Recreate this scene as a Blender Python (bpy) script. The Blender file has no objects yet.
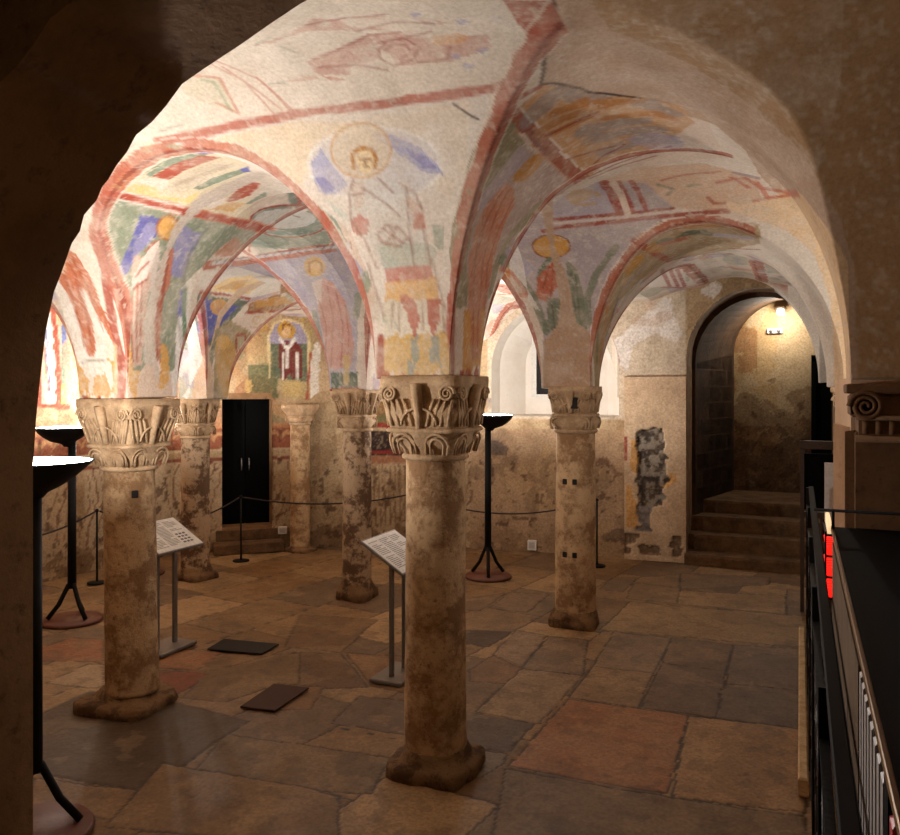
import numpy as np, math
EYE=2.1
CA,SA=math.cos(math.radians(23.64)),math.sin(math.radians(23.64))   # .916,.401
# ---------------- vault description ----------------
XL=[-7.95,-6.08,-4.12,-1.90,0.42,2.6]
XH=[.2,.19,.21,.22,.22,.22]
YL=[4.05,7.06,10.3]
YH=[.22,.18,.2]
SPR=np.array([[2.05,2.05,2.03,2.17,2.14,2.14],
              [2.0,1.99,2.10,2.11,2.12,2.12],
              [1.9,1.9,1.95,2.0,2.2,2.2]])
# X barrels (profile over x): apex height at the arches on rows and in the bay centres   [bay x][row0 arch,row1 arch,row2 arch] / centres [row0 bay,row1 bay,row2 bay]
AXr=np.array([[3.3,3.3,3.0],[3.35,3.3,3.1],[3.36,3.32,3.2],[3.46,3.33,3.45],[3.38,3.33,3.3]])
AXc=np.array([[3.4,3.45,3.3],[3.42,3.55,3.35],[3.43,3.62,3.4],[3.53,3.40,3.45],[3.5,3.45,3.4]])
# Y barrels (profile over y): height at column lines and in bay centres   [line][bayrow]
AYl=np.array([[3.5,3.3,3.1],[3.6,3.35,3.1],[3.64,3.42,3.2],[3.62,3.45,3.2],[3.55,3.45,3.2],[3.5,3.45,3.2]])
AYc=np.array([[3.6,3.45,3.3],[3.68,3.5,3.3],[3.68,3.6,3.35],[3.54,3.62,3.4],[3.5,3.6,3.4]])
Y0C=2.8   # crown line of the first row (half barrel in front of it is level)
LX,LY=3.0,3.6
# warped coordinate U over x
def build_axis(lines,halfs,L,first=None):
    segs=[]; u=0.0
    n=len(lines)
    if first is not None:     # half bay from crown 'first' to line 0, preceded by level part
        segs.append(('flat',first-1.25,first,u,u+1.25,-1)); u+=1.25
        segs.append(('half',first,lines[0]-halfs[0],u,u+L/2*1.0,-1)); u+=L/2
    for i in range(n):
        segs.append(('strip',lines[i]-halfs[i],lines[i]+halfs[i],u,u+2*halfs[i],i)); u+=2*halfs[i]
        if i<n-1:
            segs.append(('bay',lines[i]+halfs[i],lines[i+1]-halfs[i+1],u,u+L,i)); u+=L
    return segs
SX=build_axis(XL,XH,LX); SY=build_axis(YL,YH,LY,Y0C)
def warp(segs,u):
    """u -> (coordinate, segment index, local s in -1..1)"""
    u=np.asarray(u,float); c=np.zeros_like(u); k=np.zeros(u.shape,int); s=np.zeros_like(u)
    u=np.clip(u,segs[0][3],segs[-1][4]-1e-9)
    for i,(ty,a,b,ua,ub,j) in enumerate(segs):
        m=(u>=ua)&(u<ub) if i<len(segs)-1 else (u>=ua)
        f=(u[m]-ua)/(ub-ua)
        if ty=='bay': ss=np.sin((f*2-1)*math.pi/2); c[m]=a+(b-a)*(ss+1)/2
        elif ty=='half': ss=np.sin(f*math.pi/2); c[m]=a+(b-a)*ss
        else: ss=f*2-1; c[m]=a+(b-a)*f
        s[m]=ss; k[m]=i
    return c,k,s
def unwarp(segs,c):
    c=float(c)
    if c<=segs[0][1]: return segs[0][3]
    for (ty,a,b,ua,ub,j) in segs:
        if c<=b:
            f=(c-a)/(b-a)
            if ty=='bay': f=(math.asin(max(-1,min(1,f*2-1)))/(math.pi/2)+1)/2
            elif ty=='half': f=math.asin(max(0,min(1,f)))/(math.pi/2)
            return ua+(ub-ua)*f
    return segs[-1][4]
def locate(segs,c):
    c=np.asarray(c,float); k=np.zeros(c.shape,int); s=np.zeros_like(c)
    for i,(ty,a,b,ua,ub,j) in enumerate(segs):
        m=(c>=a) if i else np.ones(c.shape,bool)
        f=np.clip((c[m]-a)/(b-a),0,1)
        s[m]=f if ty=='half' else f*2-1
        k[m]=i
    return k,s
def prof(s): return np.sqrt(np.clip(1-np.abs(s)**2.1,0,1))
def prof_y(t,x,row):
    a=prof(t); b=np.clip(1-np.abs(t)**4,0,1)**.36
    w=np.clip((x+1.75)/.5,0,1); w=w*w*(3-2*w)*((row==1)&(t<0))
    e=np.clip((x+4.0)/1.0,0,1); e=e*e*(3-2*e)*((row==2)&(t>0))
    return (a*(1-w)+b*w)*(1-e)+e
def vault_z(x,y,kx=None,sx=None,ky=None,sy=None,full=False):
    x=np.asarray(x,float); y=np.asarray(y,float)
    if kx is None: kx,sx=locate(SX,x)
    if ky is None: ky,sy=locate(SY,y)
    nx=len(XL)
    tx=np.array([0 if s[0]=='strip' else 1 for s in SX])[kx]       # 1 = inside a bay in x
    jx=np.array([s[5] for s in SX])[kx]
    ty=np.array([{'strip':0,'bay':1,'half':2,'flat':3}[s[0]] for s in SY])[ky]
    jy=np.array([s[5] for s in SY])[ky]
    # local parameter in y: t
    t=np.where(ty==3,0.0,sy)
    # spring height bilinear
    XLa=np.array(XL); YLa=np.array(YL)
    fx=np.clip((x-XLa[0])/(1e-9+XLa[-1]-XLa[0]),0,1)
    def sp(row): return np.interp(x,XLa,SPR[row])
    yy=np.clip(y,YLa[0],YLa[-1]); r=np.clip(np.searchsorted(YLa,yy)-1,0,1)
    f=(yy-YLa[r])/(YLa[r+1]-YLa[r]); f=np.clip(f,0,1)
    s0=sp(0);s1=sp(1);s2=sp(2); S=np.where(r==0,s0*(1-f)+s1*f,s1*(1-f)+s2*f)
    # x barrel
    jb=np.clip(jx,0,nx-2)
    by=np.clip(jy+1,0,2)          # bay row: 0 for first half bay, 1,2
    ar_lo=np.where(by==0,AXc[jb,0],AXr[jb,np.clip(by-1,0,2)]); ar_hi=AXr[jb,np.clip(by,0,2)]
    c=AXc[jb,by]
    arch=np.where(t<0,c+(ar_lo-c)*t*t,c+(ar_hi-c)*t*t)
    Ax=np.where(ty==0,AXr[jb,np.clip(jy,0,2)],arch)
    zx=np.where(tx==1,S+(Ax-S)*prof(sx),S)
    # y barrel
    l=np.clip(jx,0,nx-1)
    cy=AYc[jb,by]; lo=AYl[jb,by]; hi=AYl[np.clip(jb+1,0,nx-1),by]
    Ay_b=np.where(sx<0,cy+(lo-cy)*sx*sx,cy+(hi-cy)*sx*sx)
    Ay=np.where(tx==1,Ay_b,AYl[l,by])
    zy=np.where(ty==0,S,S+(Ay-S)*np.where(ty==3,1.0,prof_y(t,x,by)))
    k=.012
    h=np.clip(.5+.5*(zx-zy)/k,0,1); z=zy*(1-h)+zx*h+k*h*(1-h)
    z=np.maximum(z,S)
    if full: return z,zx,zy,S
    return z
def sstep(a,b,x): f=np.clip((np.asarray(x,float)-a)/(b-a),0,1); return f*f*(3-2*f)
def shift(x,y):
    """plan distortion: the first arches open wider than their springing points"""
    tb=sstep(3.84,3.58,y)
    wb=sstep(-5.3,-4.5,x)*(1-sstep(-3.7,-2.7,x)); wp=sstep(-.7,.1,x)
    return -.34*wb*tb+.15*wp*sstep(3.83,3.4,y)+.07*wp*sstep(4.2,4.5,y)*(1-sstep(4.8,5.6,y))+.11*wp*sstep(5.6,6.3,y)*(1-sstep(6.88,7.1,y))
def unshift(x,y):
    q=np.array(x,float)
    for _ in range(8): q=x-shift(q,y)
    return q
# ---------------- apse wall ----------------
WALL=[(-7.75,0.5),(-7.7,3.0),(-7.6,6.0),(-7.5,7.2),(-7.3,7.9),(-6.85,8.4),(-6.36,8.85),(-5.2,9.45),(-4.1,9.8),(-2.95,9.97),(-1.27,10.1),(.36,10.22),(2.8,10.3)]
WA=np.array(WALL); WS=np.concatenate([[0],np.cumsum(np.hypot(*np.diff(WA,axis=0).T))])
# ---------------- pixels ----------------
def ray(px,py):
    a=(px-450)/800.; b=(390-py)/800.
    return np.array([CA*a-SA, SA*a+CA, b])
def proj(p):
    x=CA*p[0]+SA*p[1]; z=-SA*p[0]+CA*p[1]
    return 450+800*x/z, 390-800*(p[2]-EYE)/z
def at_y(px,py,Y):
    d=ray(px,py); t=Y/d[1]; return (d[0]*t,Y,EYE+d[2]*t)
def at_x(px,py,X):
    d=ray(px,py); t=X/d[0]; return (X,d[1]*t,EYE+d[2]*t)
def at_z(px,py,Z=0):
    d=ray(px,py); t=(Z-EYE)/d[2]; return (d[0]*t,d[1]*t,Z)
def hit_vault(px,py):
    d=ray(px,py); T=np.arange(2.0,13,.004)
    P=d[None,:]*T[:,None]; P[:,2]+=EYE
    z=vault_z(unshift(P[:,0],P[:,1]),P[:,1])
    m=(P[:,2]>=z)&(P[:,1]>1.75)&(P[:,0]>XL[0])&(P[:,0]<XL[-1])&(P[:,1]<YL[-1])
    i=np.argmax(m)
    if not m[i]: return None
    return P[i],T[i]
def hit_wall(px,py):
    d=ray(px,py); best=None
    for i in range(len(WA)-1):
        a=WA[i];e=WA[i+1]-a
        M=np.array([[d[0],-e[0]],[d[1],-e[1]]]); 
        t,s=np.linalg.solve(M,a)
        if t>0 and 0<=s<=1 and (best is None or t<best[1]): best=((WS[i]+s*(WS[i+1]-WS[i]),EYE+d[2]*t),t)
    return best
def hit(px,py):
    v=hit_vault(px,py); w=hit_wall(px,py)
    if v is None or (w is not None and w[1]<v[1]):
        return None if w is None else ('W',w[0][0],w[0][1])
    p=v[0]; return ('V',unwarp(SX,float(unshift(p[0],p[1]))),unwarp(SY,p[1]))
PAINT="""PV;92,96,168;0.9;0;0.012;3866,1685 3872,1696 3788,1738 3776,1743 3777,1726 3856,1690
PV;228,222,210;0.8;0;0.012;3916,1666 3916,1712 3856,1744 3848,1810 3831,1854 3806,1896 3766,1936 1864,3232 1834,3289 1810,3344 1790,3404 1752,3424 1714,3448 1724,3402 3680,1831 3689,1822 3704,1797 3710,1778 3717,1744 3764,1730 3822,1724 3840,1722 3890,1686 3908,1673
PV;228,222,210;0.9;0;0.012;3924,1741 3925,1909 3926,1952 3924,1990 3925,2022 3924,2052 3925,2078 3924,2104 2484,3144 2498,3160 2547,3198 2564,3252 2584,3308 2605,3378 2617,3423 2630,3486 2630,3568 2616,3637 2958,3036 3032,3048 2994,3072 2462,4129 2450,4108 2431,4057 2414,3992 2404,3958 2396,3913 2388,3854 2381,3724 2364,3686 2365,3634 2363,3585 2364,3559 2360,3462 2355,3382 2347,3334 2336,3255 2320,3164 3862,2030 3868,1961 3869,1921 3893,1874 3903,1846 3916,1791
PV;230,196,124;0.8;0;0.012;3868,2008 3876,2051 2359,3159 2386,3187 2434,3220 2448,3239 2460,3262 2475,3280 2504,3324 2536,3364 2554,3383 2556,3470 2544,3576 2526,3618 2510,3658 2480,3666 2430,3669 2389,3662 2382,3564 2379,3486 2370,3398 2364,3342 2344,3228 2335,3200 2329,3172 3866,2039
PV;196,150,96;0.8;0;0.012;2348,3189 2386,3243 2416,3276 2433,3292 2448,3321 2464,3350 2498,3422 2515,3476 2487,3548 2458,3556 2433,3561 2410,3562 2404,3465 2384,3334 2373,3294 2364,3254 2354,3223
LV;160,74,54;1;0;0.03;3863,1947 3862,1987 3858,2025 2314,3162 2321,3190 2326,3224 2342,3296 2348,3346 2356,3406 2363,3574 2362,3658 2362,3687
PV;86,102,84;0.9;0;0.012;3859,1921 3853,2002 3853,2031 2302,3174 2308,3202 2312,3236 2324,3310 2331,3356 2338,3419 2346,3547 2347,3648 2348,3698 2289,3675 2248,3652 2199,3614 2164,3583 2156,3570 2088,3574 2034,3572 2010,3568 2008,3483 1954,3400 1872,3398 1827,3391 1850,3318 1876,3261 1884,3244 1922,3230 1994,3215 2066,3189 2098,3176 3799,1965 3842,1936 3850,1928
PV;92,96,168;0.95;0;0.012;3846,1970 3843,2006 2278,3158 2290,3256 2297,3294 2302,3340 2306,3402 2313,3516 2311,3596 2312,3646 2282,3632 2232,3596 2221,3584 2186,3552 2174,3484 2158,3462 2144,3437 2130,3417 2119,3394 2104,3379 2105,3322 2096,3286 1990,3268 1886,3257 1963,3244 2022,3230 2062,3216 2122,3188 2174,3161 2198,3147 3818,1987 3837,1976
PV;210,158,84;0.9;0;0.012;2294,3570 2278,3576 2262,3570 2252,3552 2240,3421 2237,3338 2236,3284 2246,3244 2256,3222 2269,3216 2286,3224 2300,3248 2312,3284 2320,3336 2318,3415 2312,3550
PV;176,110,100;0.7;0;0.012;1990,3248 2074,3248 2134,3244 2152,3271 2162,3310 2121,3344 2070,3384 2043,3403 2006,3422 1887,3414 1868,3426 1851,3430 1832,3443 1814,3448 1837,3377 1861,3319 1883,3275 1918,3261
PV;206,178,150;1;0;0.012;2534,3622 2514,3616 2482,3599 2454,3576 2428,3550 2414,3468 2393,3486 2359,3473 2341,3468 2308,3440 2278,3406 2264,3386 2247,3374 2204,3406 2192,3412 2176,3425 2148,3440 2123,3440 2106,3448 2095,3404 2084,3370 2068,3346 2015,3348 1889,3354 1839,3394 1824,3402 1806,3464 1794,3516 1792,3545 1853,3546 1866,3556 1872,3598 1874,3620 1894,3602 1946,3598 1988,3592 2029,3563 2040,3553 2056,3488 2066,3431 2079,3450 2092,3474 2108,3494 2118,3546 2159,3554 2216,3557 2246,3555 2300,3586 2362,3606 2380,3610 2407,3636 2439,3656 2475,3673 2518,3681
PV;150,104,54;0.9;0;0.012;2334,3712 2343,3790 2351,3875 2359,3928 2375,4005 2391,4067 2411,4116 2420,4142 2442,4182 2404,4306 3051,3143 3075,3150 3098,3160 3125,3168 3083,3172 2179,4521 2179,4494 2184,4464 2332,4332 2324,4282 2310,4204 2308,4174 2295,4080 2288,4004 2283,3962 2280,3906 2278,3823 2294,3786 2316,3720
PV;210,158,84;0.7;0;0.012;2353,3830 2358,3906 2368,4002 2380,4074 2398,4164 2411,4217 2364,4334 2350,4260 2339,4210 2335,4182 2329,4156 2322,4093 2316,4060 2314,4022 2308,3983 2330,3923
LV;160,74,54;1;0;0.035;2276,3760 2278,3880 2280,3942 2290,4069 2291,4105 2295,4136 2299,4198 2304,4225 2306,4254 2310,4282 2102,4440 2069,4480 2058,4512 2056,4540 2062,4566 2077,4588 3096,3188 3140,3184
PV;150,132,88;0.9;0;0.012;2172,3432 2183,3548 2190,3564 2210,3595 2228,3627 2216,3679 2211,3704 2198,3900 2192,3962 2186,4011 2177,4056 2172,4094 1888,3706 1889,3680 1885,3658 1874,3620 1889,3604 1973,3598 2042,3584 2118,3558 2133,3551 2147,3533 2160,3464
PV;190,148,82;0.9;0;0.012;2136,3560 2144,3582 2152,3626 2159,3648 2138,3685 2114,3722 2100,3851 2089,3906 2078,3948 1890,3702 1890,3684 1934,3664 1960,3642 1978,3622 1995,3610 2058,3592 2123,3567
PV;206,164,90;0.9;0;0.012;2129,3679 2116,3682 2106,3673 2097,3658 2094,3638 2094,3617 2102,3596 2111,3580 2122,3571 2136,3569 2154,3590 2156,3610 2154,3632 2150,3652 2139,3670
PW;204,172,120;0.6;0;0.012;4240,1425 4287,1388 4342,1230 4179,1228 4175,1333
PW;92,102,66;0.8;0;0.012;4187,1212 4358,1214 4381,999 4194,1000 4188,1191
PW;206,170,110;0.9;0;0.012;4214,1078 4212,1060 4206,1045 4198,1035 4187,1031 4176,1035 4168,1045 4162,1060 4159,1078 4162,1096 4168,1112 4176,1122 4187,1126 4198,1122 4206,1112 4212,1096
PV;180,170,140;0.8;0;0.012;2162,3718 2164,3892 2164,3980 2133,4009 2120,4020 2091,3973 2088,3887 2102,3868 2117,3844 2130,3816 2146,3754
LV;160,74,54;1;0;0.03;2162,3718 2164,3892 2164,3980 2133,4009 2116,4022 2087,3976 2088,3887 2099,3872 2117,3844 2130,3816 2146,3754 2162,3718
PW;176,156,110;0.9;0;0.012;4609,1466 4618,1423 4586,991 4412,991 4360,1193 4334,1294 4259,1436
LV;196,160,70;1;0;0.014;2244,4112 2230,4114 2222,4094 2224,4059 2234,4025 2248,4009 2259,4020 2262,4052 2261,4071 2250,4103 2244,4112
LV;196,160,70;1;0;0.014;2275,4191 2260,4194 2252,4178 2254,4148 2257,4132 2270,4110 2284,4106 2292,4110 2294,4138 2292,4154 2281,4183 2275,4191
LW;196,160,70;1;0;0.014;4548,1534 4542,1518 4528,1510 4510,1512 4499,1526 4498,1534 4548,1534
LW;196,160,70;1;0;0.014;4588,1503 4582,1486 4567,1478 4550,1480 4539,1494 4539,1512 4550,1525 4567,1528 4582,1519 4588,1503
LW;196,160,70;1;0;0.014;4304,1468 4298,1451 4284,1442 4267,1445 4298,1484 4304,1468
LW;196,160,70;1;0;0.014;4596,1423 4590,1406 4575,1398 4558,1400 4546,1414 4546,1432 4558,1445 4575,1448 4590,1440 4596,1423
PW;160,152,176;0.95;0;0.012;4322,1404 4358,1493 4436,1521 4523,1494 4578,1391 4570,1359 4386,1358 4326,1357 4324,1381
PW;86,102,84;0.9;0;0.012;4326,1357 4553,1358 4574,1359 4571,1124 4570,1103 4358,1134 4332,1316 4329,1337
LW;222,200,150;1;0;0.03;4326,1134 4318,1342 4315,1404 4358,1493 4436,1521 4531,1494 4583,1391 4583,1103
PW;196,150,56;1;0;0.012;4494,1446 4490,1423 4477,1404 4458,1390 4434,1386 4412,1390 4392,1403 4379,1422 4374,1446 4379,1469 4392,1489 4412,1502 4434,1507 4458,1502 4477,1489 4490,1470
PW;214,176,130;1;0;0.012;4462,1435 4460,1420 4454,1408 4444,1400 4434,1396 4424,1400 4416,1408 4410,1420 4408,1435 4410,1450 4416,1462 4424,1470 4444,1470 4454,1462 4460,1450
LW;110,60,40;1;0;0.02;4408,1454 4412,1482 4434,1492 4460,1483 4464,1451
PW;116,46,40;1;0;0.012;4381,1350 4428,1382 4500,1374 4536,1326 4538,1194 4539,1127 4476,1119 4452,1166 4428,1119 4394,1134 4382,1328
LW;228,222,210;1;0;0.045;4394,1390 4441,1318 4488,1390
LW;228,222,210;1;0;0.03;4441,1318 4438,1198
LW;228,222,210;1;0;0.03;4416,1294 4412,1148 4412,1126
LW;228,222,210;1;0;0.03;4504,1294 4507,1148 4507,1127
PW;200,170,110;0.7;0;0.012;4412,1103 4531,1103 4539,1007 4412,1007 4412,1079
PW;228,222,210;0.8;0;0.012;4618,1359 4638,1375 4657,1350 4650,1080 4650,1039 4594,991 4586,1167 4614,1338
LW;160,74,54;1;0;0.03;4594,1295 4577,1072 4570,991
PV;172,166,180;0.95;0.25;0.012;2526,3159 2562,3176 2580,3183 2624,3186 2648,3184 2676,3176 2899,2938 2992,2926 3029,2920 3162,2904 3230,2896 3408,2888 3442,2885 3530,2876 3598,2867 3710,2870 3757,2876 3826,2884 3854,2890 4810,1250 4830,1244 4870,1244 4888,1257 4936,1276 4946,1286 4998,1302 5023,1307 4998,1315 4983,1317 4950,1334 4939,1336 4926,1344 3842,3141 3793,3165 3742,3203 3700,3228 3668,3242 3606,3254 3594,3270 3568,3362 3550,3454 3544,3504 3541,3546 3486,3546 3468,3530 3449,3545 3392,3546 3222,3342 3217,3330 3212,3273 3221,3228 3228,3212 3200,3202 3160,3180 3146,3167 3112,3146 3066,3099 3032,3048 3005,3045 2981,3040 2606,3675 2624,3574 2627,3538 2614,3438 2602,3388 2580,3316 2569,3288 2560,3258 2534,3182
PV;124,140,120;0.85;0;0.012;4061,2084 4060,2162 4062,2250 4079,2307 4082,2322 3891,2512 3945,2524 3998,2532 4050,2536 4718,1158 4765,1150 4780,1149 4801,1158 4820,1171 4840,1197 4864,1221 4878,1232 4798,1232 3868,2850 3813,2840 3686,2824 3594,2820 3523,2828 3488,2830 3417,2814 3402,2812 3339,2808 3120,2816 3042,2821 2950,2823 3990,2186 3980,2046 3978,1949 4016,2030 4040,2058 4053,2076
PV;120,136,122;0.9;0;0.012;4780,1182 4758,1196 3919,2734 3862,2738 3810,2728 3738,2718 3695,2706 3599,2695 3564,2693 3527,2669 3516,2660 3513,2626 3516,2604 4045,2242 4067,2156 4096,2090 4124,2067 4146,2100 4157,2182 4156,2259 4158,2282 4155,2358 4155,2382 4152,2406 4710,1153 4748,1162 4772,1170 4776,1176
LV;160,74,54;1;0;0.03;4786,1184 4766,1196 3913,2747 3876,2750 3844,2748 3767,2740 3731,2733 3681,2725 3592,2722 3560,2720 3516,2709 3482,2669 3483,2646 4037,2254 4043,2223 4066,2144 4093,2084 4121,2058 4145,2076 4158,2142 4159,2188 4162,2229 4160,2302 4162,2322 4156,2392 4706,1150 4765,1166 4782,1178 4786,1184
PV;208,206,198;0.95;0;0.012;3974,2652 3930,2674 3869,2674 3795,2652 3743,2624 3712,2610 3682,2569 3681,2546 4058,2283 4064,2232 4082,2162 4102,2115 4121,2103 4134,2135 4138,2180 4140,2201 4140,2255 4142,2280 4137,2384 4042,2510 4028,2543 4012,2579 4003,2610
LV;120,100,80;1;0;0.015;4086,2286 4106,2322 4114,2331 4110,2354 3960,2522 3950,2550 3944,2573
PV;178,104,82;0.95;0;0.012;3958,1734 3960,1802 3960,1882 3958,1934 3958,1972 3956,2008 3957,2037 3954,2094 3954,2142 2596,3090 2638,3096 2666,3090 2701,3075 2894,2896 2960,2885 2997,2878 3130,2856 3194,2848 3296,2838 3402,2834 3496,2821 3598,2816 3697,2822 3746,2829 3813,2842 3868,2853 4800,1234 4904,1232 4904,1248 4820,1250 3854,2902 3827,2897 3793,2894 3756,2888 3708,2883 3599,2878 3548,2882 3479,2888 3376,2896 3232,2902 3110,2916 3026,2928 2958,2936 2926,2940 2700,3178 2669,3192 2641,3200 2618,3200 2574,3193 2555,3186 2508,3147 3931,2123 3930,2100 3932,2045 3931,2016 3934,1940 3934,1895 3936,1819 3948,1742
LV;206,206,204;1;0;0.035;3949,1972 3947,2040 3948,2145 2578,3110 2600,3114 2646,3116 2676,3110 2880,2910 2970,2898 3006,2892 3041,2888 3084,2881 3190,2868 3273,2860 3398,2856 3535,2845 3600,2843 3704,2850 3748,2856 3869,2878 4814,1241 4872,1240
LV;90,100,120;1;0;0.01;3948,1999 3957,2025
LV;90,100,120;1;0;0.01;3947,2077 3956,2098
LV;90,100,120;1;0;0.01;3947,2142 3956,2160
LV;90,100,120;1;0;0.01;2607,3118 2666,3078
LV;90,100,120;1;0;0.01;2672,3114 2906,2891
LV;90,100,120;1;0;0.01;2924,2906 2992,2878
LV;90,100,120;1;0;0.01;3012,2894 3100,2863
LV;90,100,120;1;0;0.01;3124,2880 3278,2844
LV;90,100,120;1;0;0.01;3390,2862 3428,2838
LV;90,100,120;1;0;0.01;3437,2858 3474,2836
LV;90,100,120;1;0;0.01;3482,2856 3520,2832
LV;90,100,120;1;0;0.01;3528,2852 3564,2830
LV;90,100,120;1;0;0.01;3573,2850 3680,2832
LV;90,100,120;1;0;0.01;3709,2856 3796,2848
LV;90,100,120;1;0;0.01;3812,2872 3868,2863
LV;90,100,120;1;0;0.01;4808,1244 4835,1238
PV;190,120,90;0.7;0;0.012;3977,1875 3988,1928 4004,1983 4016,2013 4036,2049 4015,2120 3995,2180 2932,2832 3982,2189 3966,2112 3964,2088 3970,1984 3974,1936
PV;212,172,96;0.9;0;0.012;3561,2965 3543,2986 3520,3004 3494,3015 3469,3018 3448,3012 3438,2998 3438,2977 3448,2954 3468,2930 3494,2912 3522,2900 3547,2896 3564,2903 3572,2920 3572,2941
PV;226,190,140;0.9;0;0.012;3526,2972 3516,2986 3491,3004 3472,3002 3470,2982 3477,2968 3488,2954 3516,2934 3534,2936 3534,2958
LV;150,100,60;1;0;0.012;3458,2988 3492,2934 3536,2918 3554,2940 3523,2994
PV;202,150,130;0.85;0;0.012;3452,3044 3516,3024 3549,3058 3558,3113 3570,3152 3564,3196 3560,3263 3554,3352 3530,3414 3520,3445 3502,3449 3486,3444 3430,3456 3413,3450 3395,3454 3392,3426 3374,3414 3360,3397 3350,3382 3330,3373 3336,3356 3330,3343 3336,3328 3330,3317 3350,3300 3358,3286 3392,3259 3400,3200 3420,3126 3444,3060
PV;216,206,196;0.8;0;0.012;3432,3048 3498,3032 3446,3129 3438,3145 3408,3166 3420,3100 3427,3066
LV;150,84,70;0.8;0;0.012;3507,3074 3480,3168 3468,3237 3428,3344 3406,3426 3404,3440
LV;150,84,70;0.8;0;0.012;3540,3100 3522,3190 3514,3250 3514,3262 3481,3360 3462,3438
LV;150,84,70;0.8;0;0.012;3426,3143 3419,3230 3420,3258 3392,3344 3348,3356 3314,3370 3290,3386
LV;150,84,70;0.8;0;0.012;3560,3174 3540,3262 3534,3306 3508,3402 3501,3436
PV;84,106,82;0.9;0;0.012;3401,3470 3419,3465 3436,3472 3454,3466 3472,3472 3490,3467 3506,3472 3524,3467 3542,3472 3559,3466 3554,3503 3551,3546 3533,3532 3514,3546 3476,3546 3458,3526 3419,3545 3400,3546
PV;206,180,120;0.8;0;0.012;3480,3398 3515,3391 3508,3480 3509,3501 3488,3524 3467,3518 3474,3432 3476,3417
LV;160,74,54;1;0;0.04;3396,3546 3450,3546 3468,3534 3486,3546 3504,3540 3520,3546 3538,3540 3555,3546
LV;128,142,118;0.8;0;0.07;3636,3222 3691,3208 3724,3196 3774,3170 3816,3143 4912,1346 4946,1332 4988,1318 5016,1312
PV;214,196,184;0.9;0;0.012;3586,3372 3600,3358 3708,3349 3756,3340 3794,3328 3808,3350 3776,3415 3764,3446 3754,3478 3740,3548 3692,3567 3648,3578 3600,3582 3569,3546 3571,3488 3581,3400 3584,3384
LV;128,142,118;0.7;0;0.06;3246,3201 3236,3216 3220,3275 3221,3331 3234,3370
PV;226,216,200;1;0;0.012;3758,1152 3846,1158 3876,1158 3953,1166 3947,1179 3932,1196 3880,1224 3825,1250 3780,1270 3706,1298 3660,1310 3600,1318 3584,1355 3576,1398 3578,1427 3578,1448 3568,1476 3564,1486 3561,1513 3560,1499 3556,1525 3545,1532 3538,1526 3460,1526 3393,1526 3241,1381 3250,1370 3246,1367 3257,1358 3253,1354 3280,1337 3299,1329 3324,1322 3372,1314 3359,1312 3397,1300 3417,1268 3452,1230 3392,1264 3269,1272 3392,1264 3480,1222 3582,1174 3598,1166 3698,1160
PV;230,200,150;0.5;0;0.012;3569,1180 3598,1179 3717,1178 3597,1188 3544,1218 3496,1224 3462,1230 3552,1188
PV;210,158,84;1;0;0.012;3344,1426 3403,1425 3415,1434 3488,1426 3500,1434 3528,1430 3540,1438 3555,1436 3550,1490 3548,1526 3536,1510 3522,1526 3508,1526 3496,1516 3482,1526 3468,1526 3456,1514 3442,1526 3428,1526 3416,1507 3402,1525
PV;184,100,60;0.92;0.2;0.012;3586,1172 3597,1174 3666,1180 3708,1186 3676,1201 3682,1206 3658,1213 3600,1221 3581,1265 3568,1305 3566,1342 3570,1376 3557,1405 3554,1394 3544,1373 3529,1336 3528,1308 3534,1280 3513,1308 3498,1352 3476,1420 3458,1426 3442,1422 3424,1428 3420,1397 3422,1366 3420,1340 3420,1318 3425,1290 3440,1253 3447,1234 3500,1226 3574,1179
LV;228,222,210;1;0;0.09;3434,1246 3424,1282 3423,1306 3418,1330 3420,1358 3414,1394 3414,1428
LV;228,222,210;1;0;0.05;3523,1278 3514,1309 3510,1340 3519,1375
PV;228,222,210;1;0;0.012;3396,1440 3415,1434 3426,1420 3436,1418 3470,1433 3486,1398 3512,1369 3533,1352 3536,1380 3511,1419 3526,1438 3536,1438 3546,1497 3550,1488 3530,1498 3520,1488 3510,1462 3492,1472 3476,1464 3458,1473 3442,1526 3441,1502 3422,1526 3427,1525 3434,1482 3443,1476 3422,1468 3414,1450 3404,1451
LV;150,76,46;0.7;0;0.014;3556,1203 3530,1254 3518,1280 3492,1324 3480,1360
LV;150,76,46;0.7;0;0.014;3580,1199 3562,1236 3552,1270 3534,1312 3530,1338 3532,1368
LV;150,76,46;0.7;0;0.014;3496,1232 3464,1284 3454,1309 3439,1354 3432,1402
LV;150,76,46;0.7;0;0.014;3524,1247 3500,1290 3470,1376 3466,1400
LV;150,140,120;1;0;0.012;3411,1438 3470,1433 3516,1437
LV;228,222,210;1;0;0.02;3402,1525 3416,1507 3428,1526 3442,1526 3456,1514 3468,1526 3482,1526 3496,1516 3508,1526 3522,1526 3536,1510 3548,1526
PV;160,74,54;0.95;0;0.012;3396,1514 3409,1526 3467,1525 3482,1510 3494,1526 3522,1526 3536,1514 3548,1526 3516,1556 3514,1532 3508,1526 3480,1526 3467,1525
LV;160,74,54;0.9;0;0.075;3953,1166 3934,1184 3910,1205 3881,1226 3793,1266 3740,1286 3684,1302 3655,1308 3599,1314 3583,1352 3578,1388 3580,1418 3582,1447 3578,1478 3574,1526 3540,1560
LV;222,190,150;1;0;0.03;3567,1404 3554,1458 3551,1508
PW;200,180,160;0.8;0;0.012;3036,1296 3036,960 2877,963 2839,964 2846,1146 2854,1332 2864,1558
LW;160,74,54;1;0;0.1;2916,1510 2934,1325 2946,1170 2960,979 2962,962
LW;228,222,210;1;0;0.12;2884,1459 2906,1212 2909,1016 2909,998
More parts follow.
